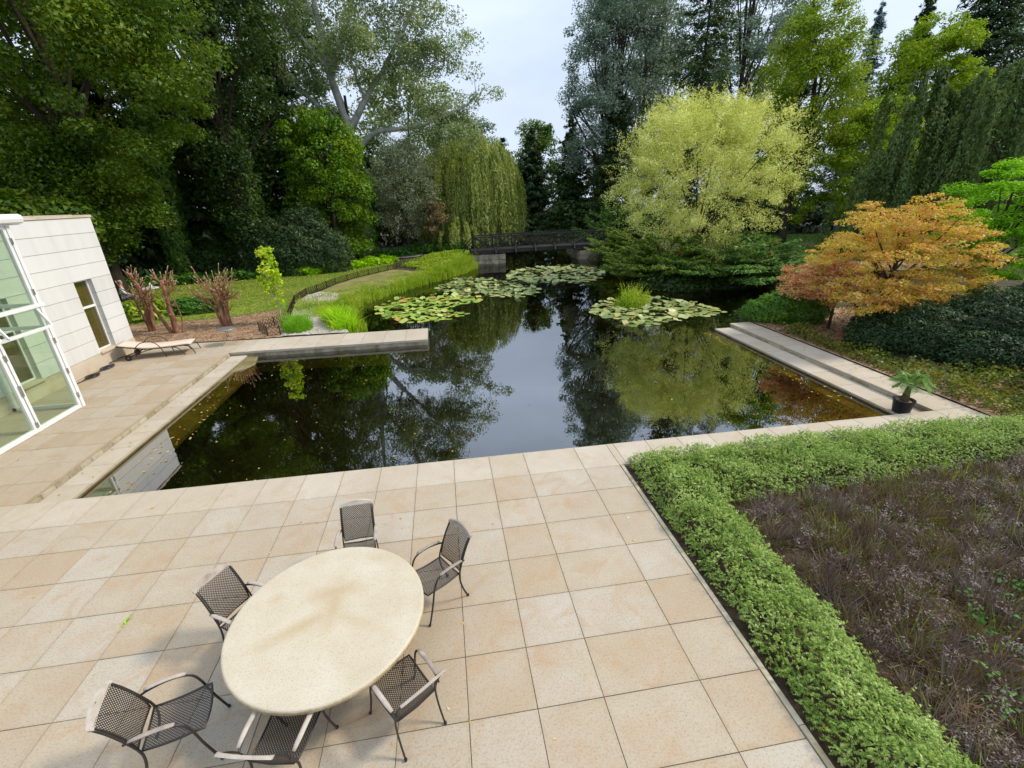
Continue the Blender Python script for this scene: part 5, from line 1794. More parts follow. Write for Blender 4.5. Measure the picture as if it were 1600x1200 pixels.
# orange japanese maple, layered
mp_ = broadleaf('japanese_maple', 'orange and yellow japanese maple beside the right walkway', (14.2, 13.0, 0), 4.6, (.5, .1, 2.45), (2.9, 2.2, 1.8), 360, 62, .34, (.085, .055), LM['orange'], M['bark'], .13, 26, seed=94, flat=.30, upn=.9, lo=.25, lean=(.3, 0), extra=[((2.1, -.5, 1.75), (1.6, 1.3, .5), 40), ((-.2, -.4, 4.0), (1.6, 1.2, .6), 26), ((-1.2, -.9, 1.7), (1.2, .8, .6), 40), ((.3, -1.2, 1.5), (1.4, .6, .5), 36)])
broadleaf('japanese_maple', 'pinkish red low japanese maple left of the orange maple', (13.7, 14.1, 0), 2.6, (-.5, .2, 1.75), (1.45, 1.2, .85), 110, 90, .30, (.075, .05), LM['pink'], M['bark'], .06, 14, seed=95, flat=.35, upn=1.2, lo=.4)
broadleaf('japanese_maple', 'bright green japanese maple at the right picture edge', (18.9, 13.6, 0), 5.4, (.3, 0, 3.2), (2.3, 2.0, 2.3), 120, 230, .50, (.09, .07), LM['bright_green'], M['bark'], .12, 16, seed=96, flat=.35, upn=1.2, lo=.45)
blobs('yew_hedge', 'dark clipped yew mass behind the right walkway', (14.6, 10.6, 0), [((-.4, .6, .6), (1.3, 1.1, 1.05)), ((-1.3, 1.2, .45), (.9, .9, .8)), ((.9, -1.1, .3), (1.3, .6, .6)), ((1.2, .2, .7), (1.6, 1.3, 1.25)), ((3.1, .1, .75), (1.8, 1.4, 1.3)), ((4.8, .6, .8), (1.5, 1.5, 1.4)), ((.2, -.6, .35), (1.2, .8, .75))], 72000, (.092, .040), LM['yew'], 97, upn=.6, rough_=.10)
blobs('yew_bush', 'small bright green yew bush at the far end of the right walkway', (12.75, 15.6, 0), [((0, 0, .45), (.85, .75, .72)), ((.9, -.3, .45), (.9, .75, .75)), ((-.6, .3, .35), (.6, .6, .5))], 15000, (.11, .035), leaf_mat('fresh_yew', [(.02, .055, .008), (.05, .11, .014), (.10, .18, .025)], .15, 1.2), 98, upn=.5, axis_up=.7, rough_=.15)
blobs('grey_conifer_bush', 'grey green conifer bush at the right picture edge beside the hedge', (14.6, 7.9, 0), [((0, 0, .5), (.8, .7, .8)), ((.7, .2, .7), (.8, .7, .9))], 9000, (.09, .03), leaf_mat('grey_conifer', [(.03, .05, .03), (.07, .10, .06), (.12, .15, .10)], .1, 1.2), 99, axis_up=.4)

# junipers by the bridge and along the right bank
juniper('juniper_shrub', 'large spreading juniper overhanging the right bank below the golden willow', (16.2, 25.4, 0), [(2.4, 7.1, 5.0, 1.3, 110), (2.2, 7.4, 4.0, 2.4, 90)], 52000, LM['juniper'], 101, (.20, .055))
juniper('juniper_shrub', 'spreading juniper in the middle of the right bank behind the reed clump', (13.2, 26.2, 0), [(2.0, 6.2, 3.8, 1.4, 70), (1.8, 6.6, 2.6, 2.4, 50)], 34000, LM['juniper_olive'], 102, (.19, .055))
juniper('juniper_shrub', 'upright feathery juniper behind the right end of the footbridge', (16.2, 42.5, .45), [(0, 6.28, 4.2, 2.2, 60), (0, 6.28, 2.6, 3.4, 40)], 20000, LM['juniper'], 103, (.30, .08), .9)
juniper('juniper_shrub', 'low olive juniper at the right bridge abutment', (14.6, 33.5, .2), [(1.6, 5.6, 3.8, 1.3, 60), (1.6, 5.4, 2.6, 2.1, 40)], 24000, LM['juniper_olive'], 104, (.22, .06))
# red berried cotoneaster growing through the junipers
def berries():
    r = np.random.default_rng(105)
    t = thing('berry_shrub', 'straggly shrub with red berries among the junipers', 'shrub', (15.6, 24.0, 0))
    cent = np.column_stack([r.uniform(-4.5, 4, 38), r.uniform(-1.6, 1.2, 38), r.uniform(.7, 2.2, 38)])
    mb = MB()
    for c in cent[::2]:
        mb.tube(interp_path([(c[0] * .6, c[1] * .5 + .3, .1), (c[0] * .85, c[1] * .8, c[2] * .7), c], 5), [.02, .016, .012, .009, .006], 4, caps=False)
    mb.build('stems', M['bark'], t, True)['kind'] = 'stuff'
    obj('foliage', quads_mesh('foliage', clump_leaves(cent, .34, 60, .10, .07, .8, .6, r)), leaf_mat('cotoneaster_leaf', [(.03, .06, .012), (.08, .11, .02), (.16, .12, .03)], .25, 1.2), t)
    bm_ = MB()
    for c in cent[r.choice(38, 18, replace=False)]:
        for k in range(5):
            p = c + r.normal(size=3) * .07
            bm_.add([p + A(v) * .032 for v in ((1, 0, 0), (-1, 0, 0), (0, 1, 0), (0, -1, 0), (0, 0, 1), (0, 0, -1))], [(0, 2, 4), (2, 1, 4), (1, 3, 4), (3, 0, 4), (2, 0, 5), (1, 2, 5), (3, 1, 5), (0, 3, 5)])
    bm_.build('berries', rough_mat('red_berries', [(.45, .012, .02), (.60, .03, .03)], 30, .4), t)['kind'] = 'stuff'


berries()
# boulder at the bridge end
def boulder(label, loc, s, seed):
    r = np.random.default_rng(seed)
    V, F = [], []
    n, m = 12, 7
    for j in range(m):
        ph = PI * .5 * j / (m - 1)
        for k in range(n):
            t_ = 2 * PI * k / n
            rr = 1 + .22 * vnoise(A((math.cos(t_) * 2, math.sin(t_) * 2, j * .6)), .8, seed)
            V.append((s[0] * rr * math.cos(t_) * math.cos(ph), s[1] * rr * math.sin(t_) * math.cos(ph), s[2] * rr * math.sin(ph)))
    for j in range(m - 1):
        for k in range(n):
            k2 = (k + 1) % n
            F.append((j * n + k, j * n + k2, (j + 1) * n + k2, (j + 1) * n + k))
    o = MB().add(V, F).build('boulder', rough_mat('brown_boulder_%d' % seed, [(.16, .11, .07), (.30, .23, .15)], 3, .9, .6, 12), None, True, loc)
    return tag(o, label, 'boulder')


boulder('brown boulder at the right end of the footbridge', (17.25, 38.4, .4), (.5, .45, .95), 5)

# ------------------------------------------------------------------ low hedge around the lavender bed
HEDGE = [(3.17, 1.0), (4.12, 1.0), (4.22, 5.55), (5.2, 5.62), (8.0, 5.70), (11.9, 5.95), (11.6, 6.95), (9.0, 7.06), (3.22, 7.06)]


def make_hedge():
    r = np.random.default_rng(111)
    t = thing('low_hedge', 'low light green clipped hedge in an L shape around the lavender bed', 'hedge', (3.7, 6.5, 0))
    n = 26000
    q = scatter(HEDGE, n, r)
    d = poly_dist(q[:, 0], q[:, 1], HEDGE)
    top = .44 * (1 - np.exp(-(d + .03) / .12)) * (1 + .26 * vnoise(q, .42, 2) + .16 * vnoise(q, .16, 5))
    u = r.uniform(0, 1, n) ** .45
    edge_ = d < .16
    u = np.where(edge_, r.uniform(.05, 1, n), np.maximum(u, .55))
    B = np.column_stack([q, np.maximum(top * u, .03) - .02])
    # outward direction near the rim, upwards on top
    ep = 1e-3
    gx_ = (poly_dist(q[:, 0] + ep, q[:, 1], HEDGE) - d) / ep
    gy_ = (poly_dist(q[:, 0], q[:, 1] + ep, HEDGE) - d) / ep
    outw = -np.column_stack([gx_, gy_, np.zeros(n)]) * np.exp(-d / .10)[:, None]
    lean_ = np.column_stack([vnoise(q, .5, 8), vnoise(q, .5, 9), np.zeros(n)]) * .55
    D = norm(outw * .9 + A((0, 0, .55)) + lean_ + r.normal(size=(n, 3)) * .45)
    ln = r.uniform(.03, .095, n) * np.where(r.random(n) < .10, 2.1, 1.0)
    per = 9
    s = np.tile(np.linspace(.12, 1, per), (n, 1))
    sdv = norm(np.cross(D, r.normal(size=(n, 3))))
    sg = np.where(np.arange(per) % 2 == 0, 1, -1)
    P = B[:, None, :] + D[:, None, :] * (s * ln[:, None])[..., None] + sdv[:, None, :] * (sg * .009)[None, :, None]
    P[..., 2] -= (s ** 2) * .02
    P = P.reshape(-1, 3)
    m = len(P)
    ax = np.repeat(D, per, 0) * .5 + np.repeat(sdv, per, 0) * np.tile(sg, n)[:, None] + r.normal(size=(m, 3)) * .25
    nr = A((0, 0, 1.0)) + np.repeat(D, per, 0) * .4 + r.normal(size=(m, 3)) * .4
    k = r.uniform(.7, 1.35, m)
    obj('foliage', quads_mesh('foliage', leaf_tris(P - A((3.7, 6.5, 0)), nr, .023 * k, .0155 * k, ax, r)), LM['hedge'], t)
    mb = MB()
    for i in range(260):
        x, y = q[i]
        mb.tube(A([(x - 3.7, y - 6.5, -.05), (x - 3.7 + r.normal(0, .03), y - 6.5 + r.normal(0, .03), .14), (x - 3.7 + r.normal(0, .07), y - 6.5 + r.normal(0, .07), .28)]), [.008, .006, .003], 4, caps=False)
    mb.build('stems', M['bark'], t)['kind'] = 'stuff'


make_hedge()

LAV = [(4.25, .6), (13, .2), (14.5, 5.6), (11.5, 5.9), (8, 5.62), (5.2, 5.55), (4.35, 5.5)]


def tufts(name, label, poly, n, per, rad, h, w, mat, seed, z0=-.04, lean=.9):
    r = np.random.default_rng(seed)
    q = scatter(poly, n, r)
    sc = r.uniform(.6, 1.4, n) * (1 + .3 * vnoise(q, .8, seed))
    d = rand_dirs(n * per, .9, r)
    d[:, 2] = abs(d[:, 2])
    qi = np.repeat(np.arange(n), per)
    B = np.column_stack([q[qi], np.full(n * per, z0)]) + d * A((1, 1, 0)) * (rad * .25 * sc[qi])[:, None]
    tip = B + np.column_stack([d[:, 0] * rad * lean, d[:, 1] * rad * lean, np.maximum(d[:, 2], .15) * h]) * (sc[qi] * r.uniform(.5, 1.1, n * per))[:, None]
    # blade in two halves would cost twice; a straight blade plus leaflet near its tip reads as a sprig
    o = obj(name, quads_mesh(name, blade_quads(B + (tip - B) * .25, tip, w * r.uniform(.6, 1.3, n * per), r)), mat)
    return tag(o, label, kind='stuff')


tufts('lavender', 'faded grey purple lavender filling the bed inside the hedge', LAV, 1400, 36, .22, .34, .011, LM['lavender'], 121)
tufts('heather', 'brown olive heath and dead stems between the lavender', LAV, 1250, 26, .26, .30, .010, LM['heath'], 122)
tufts('bed_grass', 'thin yellow green grass sprouting among the lavender', LAV, 260, 16, .30, .36, .008, LM['reed'], 123)
tufts('soil_litter', 'dead brown stems lying under the lavender', LAV, 1000, 16, .3, .10, .012, leaf_mat('dead_stems', [(.04, .025, .016), (.09, .06, .04), (.16, .11, .07)], .1, 2), 124)
r_ = np.random.default_rng(125)
q = scatter(LAV, 800, r_)
c_ = np.column_stack([q, .24 + .06 * vnoise(q, .5, 4)])
Q = clump_leaves(c_, .10, 30, .034, .014, .9, .9, r_)
tag(obj('lavender_tips', quads_mesh('lavender_tips', Q), LM['lavender']), 'silvery lavender leaf tips over the bed', kind='stuff')
q = scatter([(4.6, 1.2), (6.8, 1.4), (7.0, 3.4), (4.9, 3.2)], 60, r_)
tag(obj('bramble_leaves', quads_mesh('bramble_leaves', clump_leaves(np.column_stack([q, np.full(60, .25)]), .12, 5, .05, .045, .4, 1.2, r_)), LM['cover']), 'green bramble leaves creeping over the lavender', kind='stuff')

# dry twiggy bush in the lower right corner
tw = thing('dry_twig_bush', 'dry pale brown twiggy bush at the lower right corner of the bed', 'shrub', (4.55, 2.05, -.04))
mb = MB()
for k in range(34):
    d = rand_dirs(1, .7, r_)[0]
    d[2] = abs(d[2])
    p = interp_path([(0, 0, 0), tuple(d * .16 + r_.normal(size=3) * .02), tuple(d * .36 + r_.normal(size=3) * .05)], 6)
    mb.tube(p, np.linspace(.007, .002, 6), 4, caps=False)
    for j in range(3):
        e = p[3 + j % 2] + rand_dirs(1, .5, r_)[0] * .13
        mb.tube(A([p[3 + j % 2], e]), [.0035, .0015], 3, caps=False)
mb.build('twigs', rough_mat('dry_twig', [(.20, .12, .07), (.38, .26, .17)], 9, .9), tw)['kind'] = 'stuff'

# ------------------------------------------------------------------ reeds, grasses and covers round the pond
r_ = np.random.default_rng(131)
BANK = [(-4.2, 18.5), (-5.0, 20.6), (-5.4, 22.6), (-4.75, 25.1), (-2.35, 29.0), (.05, 32.3), (1.8, 35.8)]
bp_ = interp_path([(x, y, 0) for x, y in BANK], 400)[:, :2]


def reeds(n, w0, w1, h0, h1, bw, i0, i1, mat, name, label, seed):
    r = np.random.default_rng(seed)
    i = r.integers(i0, i1, n)
    T = norm(np.gradient(bp_, axis=0))[i]
    nn = np.column_stack([T[:, 1], -T[:, 0]])
    off = r.uniform(w0, w1, n)
    q = bp_[i] + nn * off[:, None] + r.normal(0, .06, (n, 2))
    dens = vnoise(q, .55, seed)
    keep = r.random(n) < .72 + .4 * dens
    q = q[keep]
    m = len(q)
    hh = r.uniform(h0, h1, m) * (1 + .35 * vnoise(q, .9, seed + 1))
    B = np.column_stack([q, np.full(m, -.24)])
    le = r.normal(size=(m, 2)) * .32
    M1 = B + np.column_stack([le * hh[:, None] * .3, hh * .62])
    T1 = B + np.column_stack([le * hh[:, None] * 1.0, hh * r.uniform(.72, 1.02, m)])
    side_ = norm(np.cross(M1 - B, r.normal(size=(m, 3)))) * bw
    k = r.uniform(.6, 1.3, m)[:, None]
    Q1 = np.stack([B - side_ * k, B + side_ * k, M1 + side_ * k * .8, M1 - side_ * k * .8], 1)
    Q2 = np.stack([M1 - side_ * k * .8, M1 + side_ * k * .8, T1 + side_ * .1, T1 - side_ * .1], 1)
    return tag(obj(name, quads_mesh(name, np.concatenate([Q1, Q2])), mat), label, kind='stuff')


reeds(7500, -.55, .9, .45, .75, .014, 0, 400, LM['reed'], 'reeds', 'yellow green reeds and sedge along the left pond bank', 132)
reeds(15000, -2.4, .3, .26, .52, .016, 90, 400, LM['reed'], 'bank_grass', 'yellow green grasses between lattice edging and pond', 138)
reeds(4500, -.4, .5, .75, 1.15, .016, 300, 400, LM['reed'], 'tall_reeds', 'taller bright reeds at the bank near the bridge', 133)
reeds(2200, -.3, .5, .5, 1.0, .016, 0, 60, LM['lime'], 'iris_leaves', 'bright iris leaves at the jetty corner of the bank', 134)


def clump_reed(name, label, c, n, rad, h, bw, mat, seed, z0=-.25):
    r = np.random.default_rng(seed)
    a = r.uniform(0, 6.28, n)
    q = A(c) + (np.sqrt(r.random(n)) * 1.0)[:, None] * np.column_stack([np.cos(a) * rad[0], np.sin(a) * rad[1]])
    hh = r.uniform(.35, 1.0, n) * h * np.clip(1.15 - .85 * np.hypot((q[:, 0] - c[0]) / rad[0], (q[:, 1] - c[1]) / rad[1]) ** 2 + .25 * vnoise(q, .3, seed), .25, 1.3)
    le = r.normal(size=(n, 2)) * .30
    B = np.column_stack([q, np.full(n, z0)])
    M1 = B + np.column_stack([le * hh[:, None] * .35, hh * .6])
    T1 = B + np.column_stack([le * hh[:, None], hh])
    side_ = norm(np.cross(M1 - B, r.normal(size=(n, 3)))) * bw
    Q = np.concatenate([np.stack([B - side_, B + side_, M1 + side_ * .8, M1 - side_ * .8], 1), np.stack([M1 - side_ * .8, M1 + side_ * .8, T1 + side_ * .1, T1 - side_ * .1], 1)])
    # small leaves up the stems
    k = r.integers(0, n, n * 2)
    P = B[k] + (T1[k] - B[k]) * r.uniform(.3, 1, n * 2)[:, None] + r.normal(size=(n * 2, 3)) * .03
    Q = np.concatenate([Q, leaf_quads(P, r.normal(size=(n * 2, 3)) + A((0, 0, .8)), bw * 9, bw * 3, A((0, 0, .8)) + r.normal(size=(n * 2, 3)) * .6, r)])
    t = thing(name, label, 'plant', (c[0], c[1], z0))
    obj('blades', quads_mesh('blades', Q - A((c[0], c[1], z0))), mat, t)
    return t


clump_reed('reed_clump', 'yellow green clump of pond plants rising out of the right lily patch', (8.75, 20.4), 420, (.85, .6), 1.15, .012, LM['reed'], 135)
clump_reed('fennel_plant', 'feathery bright green plant in the gravel at the jetty corner', (-6.05, 18.9), 1500, (.55, .6), .75, .006, leaf_mat('fennel', [(.06, .15, .01), (.12, .25, .02), (.2, .33, .05)], .35, 2), 136, z0=.03)
clump_reed('fennel_plant', 'small wispy green plant beside the lattice fence corner', (-6.6, 19.6), 500, (.3, .3), .85, .006, leaf_mat('fennel_pale', [(.08, .16, .02), (.18, .27, .06)], .35, 2), 137, z0=.03)
# gravel stones
n = 2600
q = scatter(GRAVEL, n, r_)
q = q[(q[:, 1] < 30)]
st_ = MB()
OCT = A(((1, 0, 0), (-1, 0, 0), (0, 1, 0), (0, -1, 0), (0, 0, 1), (0, 0, -.3)))
for (x, y) in q:
    s = r_.uniform(.02, .055)
    a = r_.uniform(0, 3)
    v = OCT * A((s, s * r_.uniform(.6, 1), s * .6))
    v = np.column_stack([v[:, 0] * math.cos(a) - v[:, 1] * math.sin(a), v[:, 0] * math.sin(a) + v[:, 1] * math.cos(a), v[:, 2]]) + A((x, y, .036))
    st_.add(v, [(0, 2, 4), (2, 1, 4), (1, 3, 4), (3, 0, 4)])
sm_, nt, out = new_mat('gravel_stones')
b = N(nt, 'BsdfPrincipled', Roughness=.85)
g_ = N(nt, 'NewGeometry')
rc = ramp(nt, [(0, (.22, .18, .14)), (.5, (.42, .38, .32)), (1, (.62, .58, .52))])
nt.links.new(g_.outputs['Random Per Island'], rc.inputs['Fac'])
nt.links.new(rc.outputs['Color'], b.inputs['Base Color'])
nt.links.new(b.outputs[0], out.inputs['Surface'])
tag(st_.build('gravel', sm_), 'loose pale pebbles on the gravel strip', kind='stuff')
# litter and clods on the soil bed
q = scatter(SOIL_BED, 4200, r_)
Q = leaf_quads(np.column_stack([q, .036 + r_.uniform(0, .02, len(q))]), A((0, 0, 1.0)) + r_.normal(size=(len(q), 3)) * .5, .075 * r_.uniform(.4, 1.4, len(q)), .035, None, r_)
tag(obj('wood_chips', quads_mesh('wood_chips', Q), leaf_mat('bark_chips', [(.10, .055, .03), (.22, .13, .075), (.38, .26, .17)], .02, 1.5, .0, gain=1.1)), 'bark chips strewn over the soil bed', kind='stuff')
# lawn blades
n = 42000
q = scatter(LAWN, n, r_)
q = q[q[:, 0] > -20]
B = np.column_stack([q, np.full(len(q), .03)])
T = B + np.column_stack([r_.normal(0, .035, (len(q), 2)), r_.uniform(.03, .085, len(q))])
tag(obj('grass', quads_mesh('grass', blade_quads(B, T, .035, r_)), LM['lawn_blade']), 'short grass blades of the lawn', kind='stuff')

ground_leaves('ground_cover', 'dark green ground cover under the wood behind the lawn', [(-24, 31.5), (-18.5, 32.2), (-13.8, 33.3), (-10.2, 34.5), (-9.4, 36.2), (-24, 36.5)], 9000, (.02, .45), (.22, .18), LM['cover'], 141)
ground_leaves('lime_ground_cover', 'lime green ground cover strip below the vine clad tree', [(-10.6, 34.3), (-9.4, 33.9), (-6.6, 36.2), (-3.6, 39.6), (-4.6, 40.6), (-7.4, 38.6), (-9.6, 36.6)], 7000, (.02, .42), (.19, .16), LM['lime'], 142)
ground_leaves('ground_cover', 'green ground cover under the silver tree and willow', [(-6, 41.6), (-1.0, 41.4), (1.8, 41.0), (3.0, 44), (-1, 46), (-6, 44)], 5000, (.1, .6), (.20, .17), LM['cover'], 143, zoff=.03)
ground_leaves('ground_cover', 'yellow and green leafy ground cover beside the right walkway', [(11.82, 6.9), (14.6, 6.2), (16.5, 8.4), (13.0, 10.0), (12.5, 12.6), (12.6, 14.2), (11.82, 14.3)], 8500, (.01, .30), (.085, .065), LM['bedding'], 144)
ground_leaves('leaf_litter', 'brown fallen leaves under the maples beside the walkway', [(11.8, 6.6), (20, 6.6), (20, 16), (11.8, 16)], 9000, (.0, .03), (.07, .05), leaf_mat('brown_litter', [(.07, .04, .02), (.18, .10, .05), (.32, .18, .09)], .05, 1.5, .0, gain=1.2), 145, zoff=.035)
ground_leaves('ground_cover', 'grassy green ground at the far side of the pond behind the bridge', [(5, 57), (14, 57), (20, 48), (16, 46), (13.8, 50.5), (11, 56.5)], 3500, (.0, .35), (.26, .16), LM['cover'], 146, zoff=.03)
ground_leaves('lawn_clover', 'short green growth on the far right lawn', LAWN_R, 6000, (.0, .08), (.14, .10), LM['cover'], 147, zoff=.06)
ground_leaves('ground_cover', 'low green plants along the right bank under the junipers', [(11.2, 24), (12.6, 22.9), (17.4, 23), (20, 25), (19, 30), (14, 37), (12.4, 36), (12.0, 29)], 9000, (.0, .5), (.17, .12), LM['dark_green'], 148)


ground_leaves('bank_growth', 'low weedy growth on the bank left of the bridge', [(-3.2, 35.8), (-.9, 33.4), (.2, 33.0), (2.0, 36.2), (2.2, 37.4), (2.2, 39.9), (-.1, 40.1)], 7000, (.0, .22), (.20, .07), LM['reed'], 149)
rb = interp_path([(x, y, 0) for x, y in ((12.0, 17.0), (14.4, 18.6), (17.8, 20.9), (17.5, 23.1), (14.5, 23.4), (12.4, 23.0), (11.3, 24.4), (11.8, 27.5), (12.3, 31.5), (12.6, 36.0))], 300)[:, :2]
qb = rb[r_.integers(0, 300, 9000)] + r_.normal(0, .38, (9000, 2))
qb = qb[~in_poly(qb[:, 0], qb[:, 1], POND)]
nb_ = len(qb)
tag(obj('bank_foliage', quads_mesh('bank_foliage', leaf_quads(np.column_stack([qb, np.maximum(terrain_z(qb[:, 0], qb[:, 1]), -.25) + r_.uniform(.0, .40, nb_)]), A((0, 0, .6)) + r_.normal(size=(nb_, 3)) * .6, .16 * r_.uniform(.6, 1.3, nb_), .09, None, r_)), LM['dark_green']), 'dark leafy growth hanging over the right pond bank', kind='stuff')


# hosta and leafy plants among the pruned trunks
def rosette(name, label, loc, n, L_, W_, mat, seed, h=.35):
    r = np.random.default_rng(seed)
    t = thing(name, label, 'plant', loc)
    me = MB()
    pr_ = interp_path([(0, 0, 0), (.25, 0, .30), (.6, 0, .42), (1.0, 0, .22)], 6)
    wd = [.05, .30, .5, .48, .30, .02]
    V = []
    for p, w in zip(pr_, wd):
        V += [(p[0], -w * .5, p[2] + w * .12), (p[0], 0, p[2]), (p[0], w * .5, p[2] + w * .12)]
    F = []
    for i in range(5):
        for k in range(2):
            F.append((3 * i + k, 3 * i + k + 1, 3 * i + 4 + k, 3 * i + 3 + k))
    me = MB().add(V, F).mesh('leaf', True)
    me.materials.append(mat)
    for k in range(n):
        o = bpy.data.objects.new('leaf', me)
        o.parent = t
        s = r.uniform(.7, 1.2)
        o.scale = (L_ * s, W_ * s, h * s * r.uniform(.8, 1.6))
        o.rotation_euler = (0, -r.uniform(-.1, .7), k * 2.4 + r.normal(0, .2))
        o.location = (r.normal(0, .07), r.normal(0, .07), 0)
        LINK(o)
    return t


hm = rough_mat('lime_hosta_leaf', [(.18, .30, .015), (.30, .42, .03), (.38, .48, .07)], 4, .5)
rosette('hosta_plant', 'lime yellow hosta beside the building corner', (-14.1, 21.9, .03), 26, .75, .62, hm, 151, .8)
rosette('hosta_plant', 'lime yellow hosta right behind the leftmost pruned trunk', (-13.2, 22.3, .03), 20, .6, .5, hm, 152, .7)
blobs('leafy_plant', 'green leafy perennial between the left and middle pruned trunks', (-12.2, 23.4, .03), [((0, 0, .3), (.9, .6, .42)), ((.8, .2, .25), (.7, .5, .36))], 3000, (.17, .10), LM['cover'], 153, stems=False, cat='plant')
blobs('leafy_plant', 'taller yellow green bush in front of the seated person', (-14.6, 23.6, .03), [((0, 0, .3), (.8, .6, .42)), ((.6, .1, .45), (.5, .5, .5))], 3000, (.16, .11), LM['yellow_green'], 154, stems=True, cat='plant')
blobs('leafy_bush', 'bush showing above the roof edge of the white building', (-19.5, 24.0, 0), [((0, 0, 4.4), (2.8, 1.5, 1.4)), ((-3, 0, 4.2), (2.4, 1.5, 1.4)), ((2.6, .3, 4.1), (1.6, 1.2, 1.2)), ((0, 0, 2), (3, 1.4, 2))], 9000, (.24, .17), LM['maple_green'], 155)

# young tree with yellow green leaves at the lattice fence
broadleaf('young_tree', 'slender young tree with yellow green leaves beside the lattice fence', (-7.15, 20.35, .03), 3.2, (-.05, 0, 1.75), (.40, .36, 1.45), 46, 26, .20, (.13, .085), leaf_mat('young_leaf', [(.10, .19, .012), (.20, .30, .025), (.33, .38, .05), (.45, .42, .10)], .4, 1.5), M['pale_bark'], .028, 14, seed=156, flat=.9, upn=.5, lo=.2)


# ------------------------------------------------------------------ hard pruned yew trunks
def pruned(label, loc, stems_, seed, thin=()):
    r = np.random.default_rng(seed)
    t = thing('pruned_trunk', label, 'tree trunk', loc, group='hard pruned yew trunks in the soil bed')
    for (base, tip, r0, nst, ln, spread) in stems_:
        p = interp_path([base, tuple((A(base) + A(tip)) / 2 + r.normal(size=3) * .05), tip], 9)
        s = MB().tube(p, np.linspace(r0, r0 * .55, 9), 8)
        so = s.build('stem', M['red_bark'], t, True)
        br_, ct = MB(), MB()
        d0 = norm(A(tip) - A(base))
        for k in range(nst):
            f = r.uniform(.35, 1.0) if k % 3 == 0 else r.uniform(.72, 1.0)
            b0 = p[0] + 0 * d0
            i = f * 8
            j = min(int(i), 7)
            b0 = p[j] * (1 - (i - j)) + p[j + 1] * (i - j)
            o_ = norm(r.normal(size=3) * A((1, 1, .25)))
            dirv = norm(d0 * .32 + o_ * spread * 1.1 + A((0, 0, .30)))
            l_ = ln * 1.15 * r.uniform(.5, 1.15) * (.6 if f < .7 else 1)
            m_ = b0 + dirv * l_ * .5 + r.normal(size=3) * .02
            e = b0 + norm(dirv + A((0, 0, .35))) * l_
            rr = r.uniform(.010, .020)
            br_.tube(interp_path([b0, m_, e], 5), np.linspace(rr * 1.3, rr * .8, 5), 5)
            ct.tube(A([e, e + norm(e - m_) * .07]), [rr * .86, rr * .8], 5)
            if r.random() < .6:
                e2 = m_ + norm(dirv + r.normal(size=3) * .7) * l_ * .45
                br_.tube(A([m_, e2]), [rr * .7, rr * .5], 4)
                ct.tube(A([e2, e2 + norm(e2 - m_) * .06]), [rr * .56, rr * .5], 4)
        br_.build('branches', M['red_bark'], so, True)['kind'] = 'stuff'
        ct.build('cut_ends', M['cut_wood'], so)['kind'] = 'stuff'
    return t


pruned('leftmost pruned reddish trunk beside the white building', (-12.25, 20.2, 0), [((0, 0, -.1), (-.10, .1, 2.4), .10, 12, .55, .8), ((.1, 0, -.1), (.25, .1, 1.7), .075, 12, .7, .7), ((.15, .05, -.1), (.32, 0, 1.2), .06, 3, .4, .6), ((-.05, .1, -.1), (-.3, .1, 1.6), .05, 9, .8, .9)], 161)
pruned('middle pruned reddish trunk with a long side limb', (-11.0, 19.65, 0), [((0, 0, -.1), (.05, .05, 2.15), .115, 30, .55, .8), ((-.12, 0, -.1), (-.75, .1, 1.7), .075, 10, .55, .7), ((-.7, .1, 1.6), (-1.0, .1, 2.35), .05, 6, .3, .6), ((.2, .05, -.1), (.28, 0, 1.45), .035, 4, .55, 1.1)], 162)
pruned('rightmost pruned reddish trunk with a broad fan of cut branches', (-9.35, 20.35, 0), [((0, 0, -.1), (-.18, .05, 1.55), .15, 26, .95, .95), ((.1, .05, -.1), (.32, .1, 1.5), .12, 22, .9, .85), ((.0, .12, -.1), (.05, .2, 1.6), .10, 18, .85, .7), ((-.08, -.05, -.1), (-.4, 0, 1.2), .06, 8, .9, .8)], 163)


# ------------------------------------------------------------------ seated person far left
def skin(name, pts_, edges, rad, mat, parent, sub=2):
    me = bpy.data.meshes.new(name)
    me.from_pydata([tuple(p) for p in pts_], edges, [])
    o = obj(name, me, mat, parent)
    md = o.modifiers.new('skin', 'SKIN')
    md.use_smooth_shade = True
    for i, sv in enumerate(me.skin_vertices[0].data):
        rr = rad[i]
        sv.radius = (rr, rr) if not isinstance(rr, tuple) else rr
        sv.use_root = (i == 0)
    o.modifiers.new('sub', 'SUBSURF').render_levels = sub
    return o


per = thing('person', 'person in a white top and blue jeans sitting on a garden chair by the bushes', 'person', (-16.6, 26.3, .03), math.radians(-60))
skm = rough_mat('skin_tone', [(.50, .30, .21), (.56, .35, .25)], 6, .6)
# local: faces +y... seat at z .45
J = [(0, 0, .50), (0, -.02, .72), (0, -.03, .95), (0, -.02, 1.04), (0, .0, 1.12), (0, .015, 1.22), (0, .01, 1.30),
     (.17, -.03, .93), (.23, .04, .70), (.15, .22, .60), (.13, .29, .59), (-.17, -.03, .93), (-.23, .04, .70), (-.15, .22, .60), (-.13, .29, .59),
     (.10, .02, .49), (.12, .42, .50), (.12, .46, .10), (.12, .60, .05), (-.10, .02, .49), (-.12, .42, .50), (-.12, .46, .10), (-.12, .60, .05)]
E_ = [(0, 1), (1, 2), (2, 3), (3, 4), (4, 5), (5, 6), (2, 7), (7, 8), (8, 9), (9, 10), (2, 11), (11, 12), (12, 13), (13, 14), (0, 15), (15, 16), (16, 17), (17, 18), (0, 19), (19, 20), (20, 21), (21, 22)]
Rr = [.15, .14, .13, .055, .075, .10, .06, .06, .048, .04, .035, .06, .048, .04, .035, .095, .07, .05, .045, .095, .07, .05, .045]
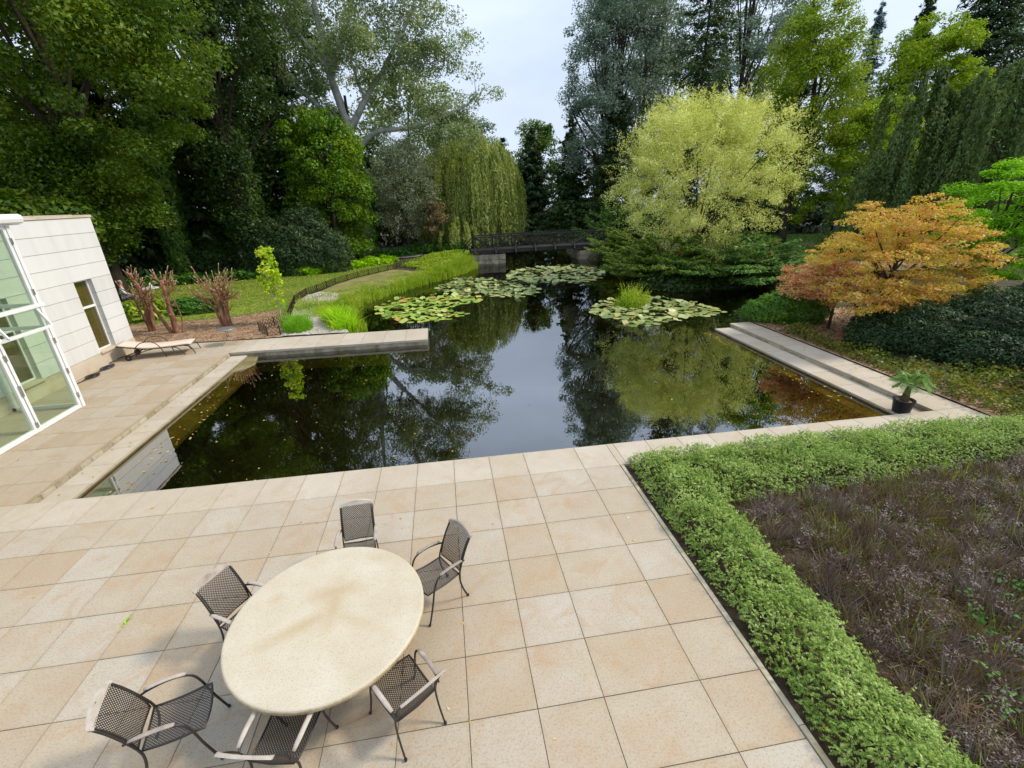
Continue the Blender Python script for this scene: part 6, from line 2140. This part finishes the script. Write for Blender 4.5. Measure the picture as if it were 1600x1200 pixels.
skin('body', J, E_, Rr, skm, per)
skin('shirt', [J[i] for i in (0, 1, 2, 7, 8, 9, 11, 12, 13)], [(0, 1), (1, 2), (2, 3), (3, 4), (4, 5), (2, 6), (6, 7), (7, 8)], [.165, .165, .15, .08, .068, .058, .08, .068, .058], rough_mat('white_cotton', [(.66, .66, .62), (.78, .78, .75)], 4, .9), per)
skin('jeans', [J[i] for i in (0, 15, 16, 17, 19, 20, 21)], [(0, 1), (1, 2), (2, 3), (0, 4), (4, 5), (5, 6)], [.168, .11, .088, .066, .11, .088, .066], rough_mat('blue_denim', [(.14, .19, .28), (.24, .30, .40)], 9, .9), per)
MB().lathe([(.02, 1.335), (.075, 1.32), (.098, 1.27), (.09, 1.225)], 14, (0, -.012, 0)).build('hair', rough_mat('grey_hair', [(.25, .20, .16), (.4, .34, .29)], 20, .9), per, True)
pc = thing('metal_chair', 'dark garden chair under the seated person', 'chair', (-16.6, 26.3, .03), math.radians(-60))
mb = MB().box((-.24, -.2, .38), (.24, .24, .41))
mb.build('seat', M['dark_metal'], pc)
MB().box((-.24, -.27, .45), (.24, -.23, .90)).build('backrest', M['dark_metal'], pc)
for sx_ in (-.22, .22):
    for sy_ in (-.2, .22):
        MB().bar((sx_, sy_, 0), (sx_, sy_, .38), .03, .03, (0, 1, 0)).build('leg', M['dark_metal'], pc)
wt = thing('white_garden_table', 'small white table half hidden behind the leftmost pruned trunk', 'table', (-15.9, 27.3, .03))
MB().lathe([(.42, .68), (.44, .69), (.44, .71), (.42, .72)], 24).build('table_top', M['white_metal'], wt)
MB().lathe([(.22, 0), (.04, .03), (.035, .68)], 12).build('foot', M['white_metal'], wt)
MB().lathe([(.06, .72), (.08, .80), (.05, .95), (.03, .98)], 12, (.1, 0, 0)).build('jug', M['white_metal'], wt)

# weeds in the paving joints
for (x, y, lab) in ((-4.30, 4.78, 'small green weed in a paving joint left of the table'), (-.12, 2.9, 'tiny yellow green weed in the joint below the right chair'), (1.30, 4.6, 'tiny yellow weed in the joint right of the table')):
    r = np.random.default_rng(int(abs(x * 100)))
    t = thing('weed', lab, 'weed', (x, y, 0))
    n = 16 if x < -1 else 6
    s = 1 if x < -1 else .4
    P = np.column_stack([r.normal(0, .006, n), r.normal(0, .05, n) * s, r.uniform(.004, .03, n) * s])
    obj('leaves', quads_mesh('leaves', leaf_quads(P, A((0, 0, 1.0)) + r.normal(size=(n, 3)) * .5, .045 * s, .022 * s, None, r)), LM['lime'], t)
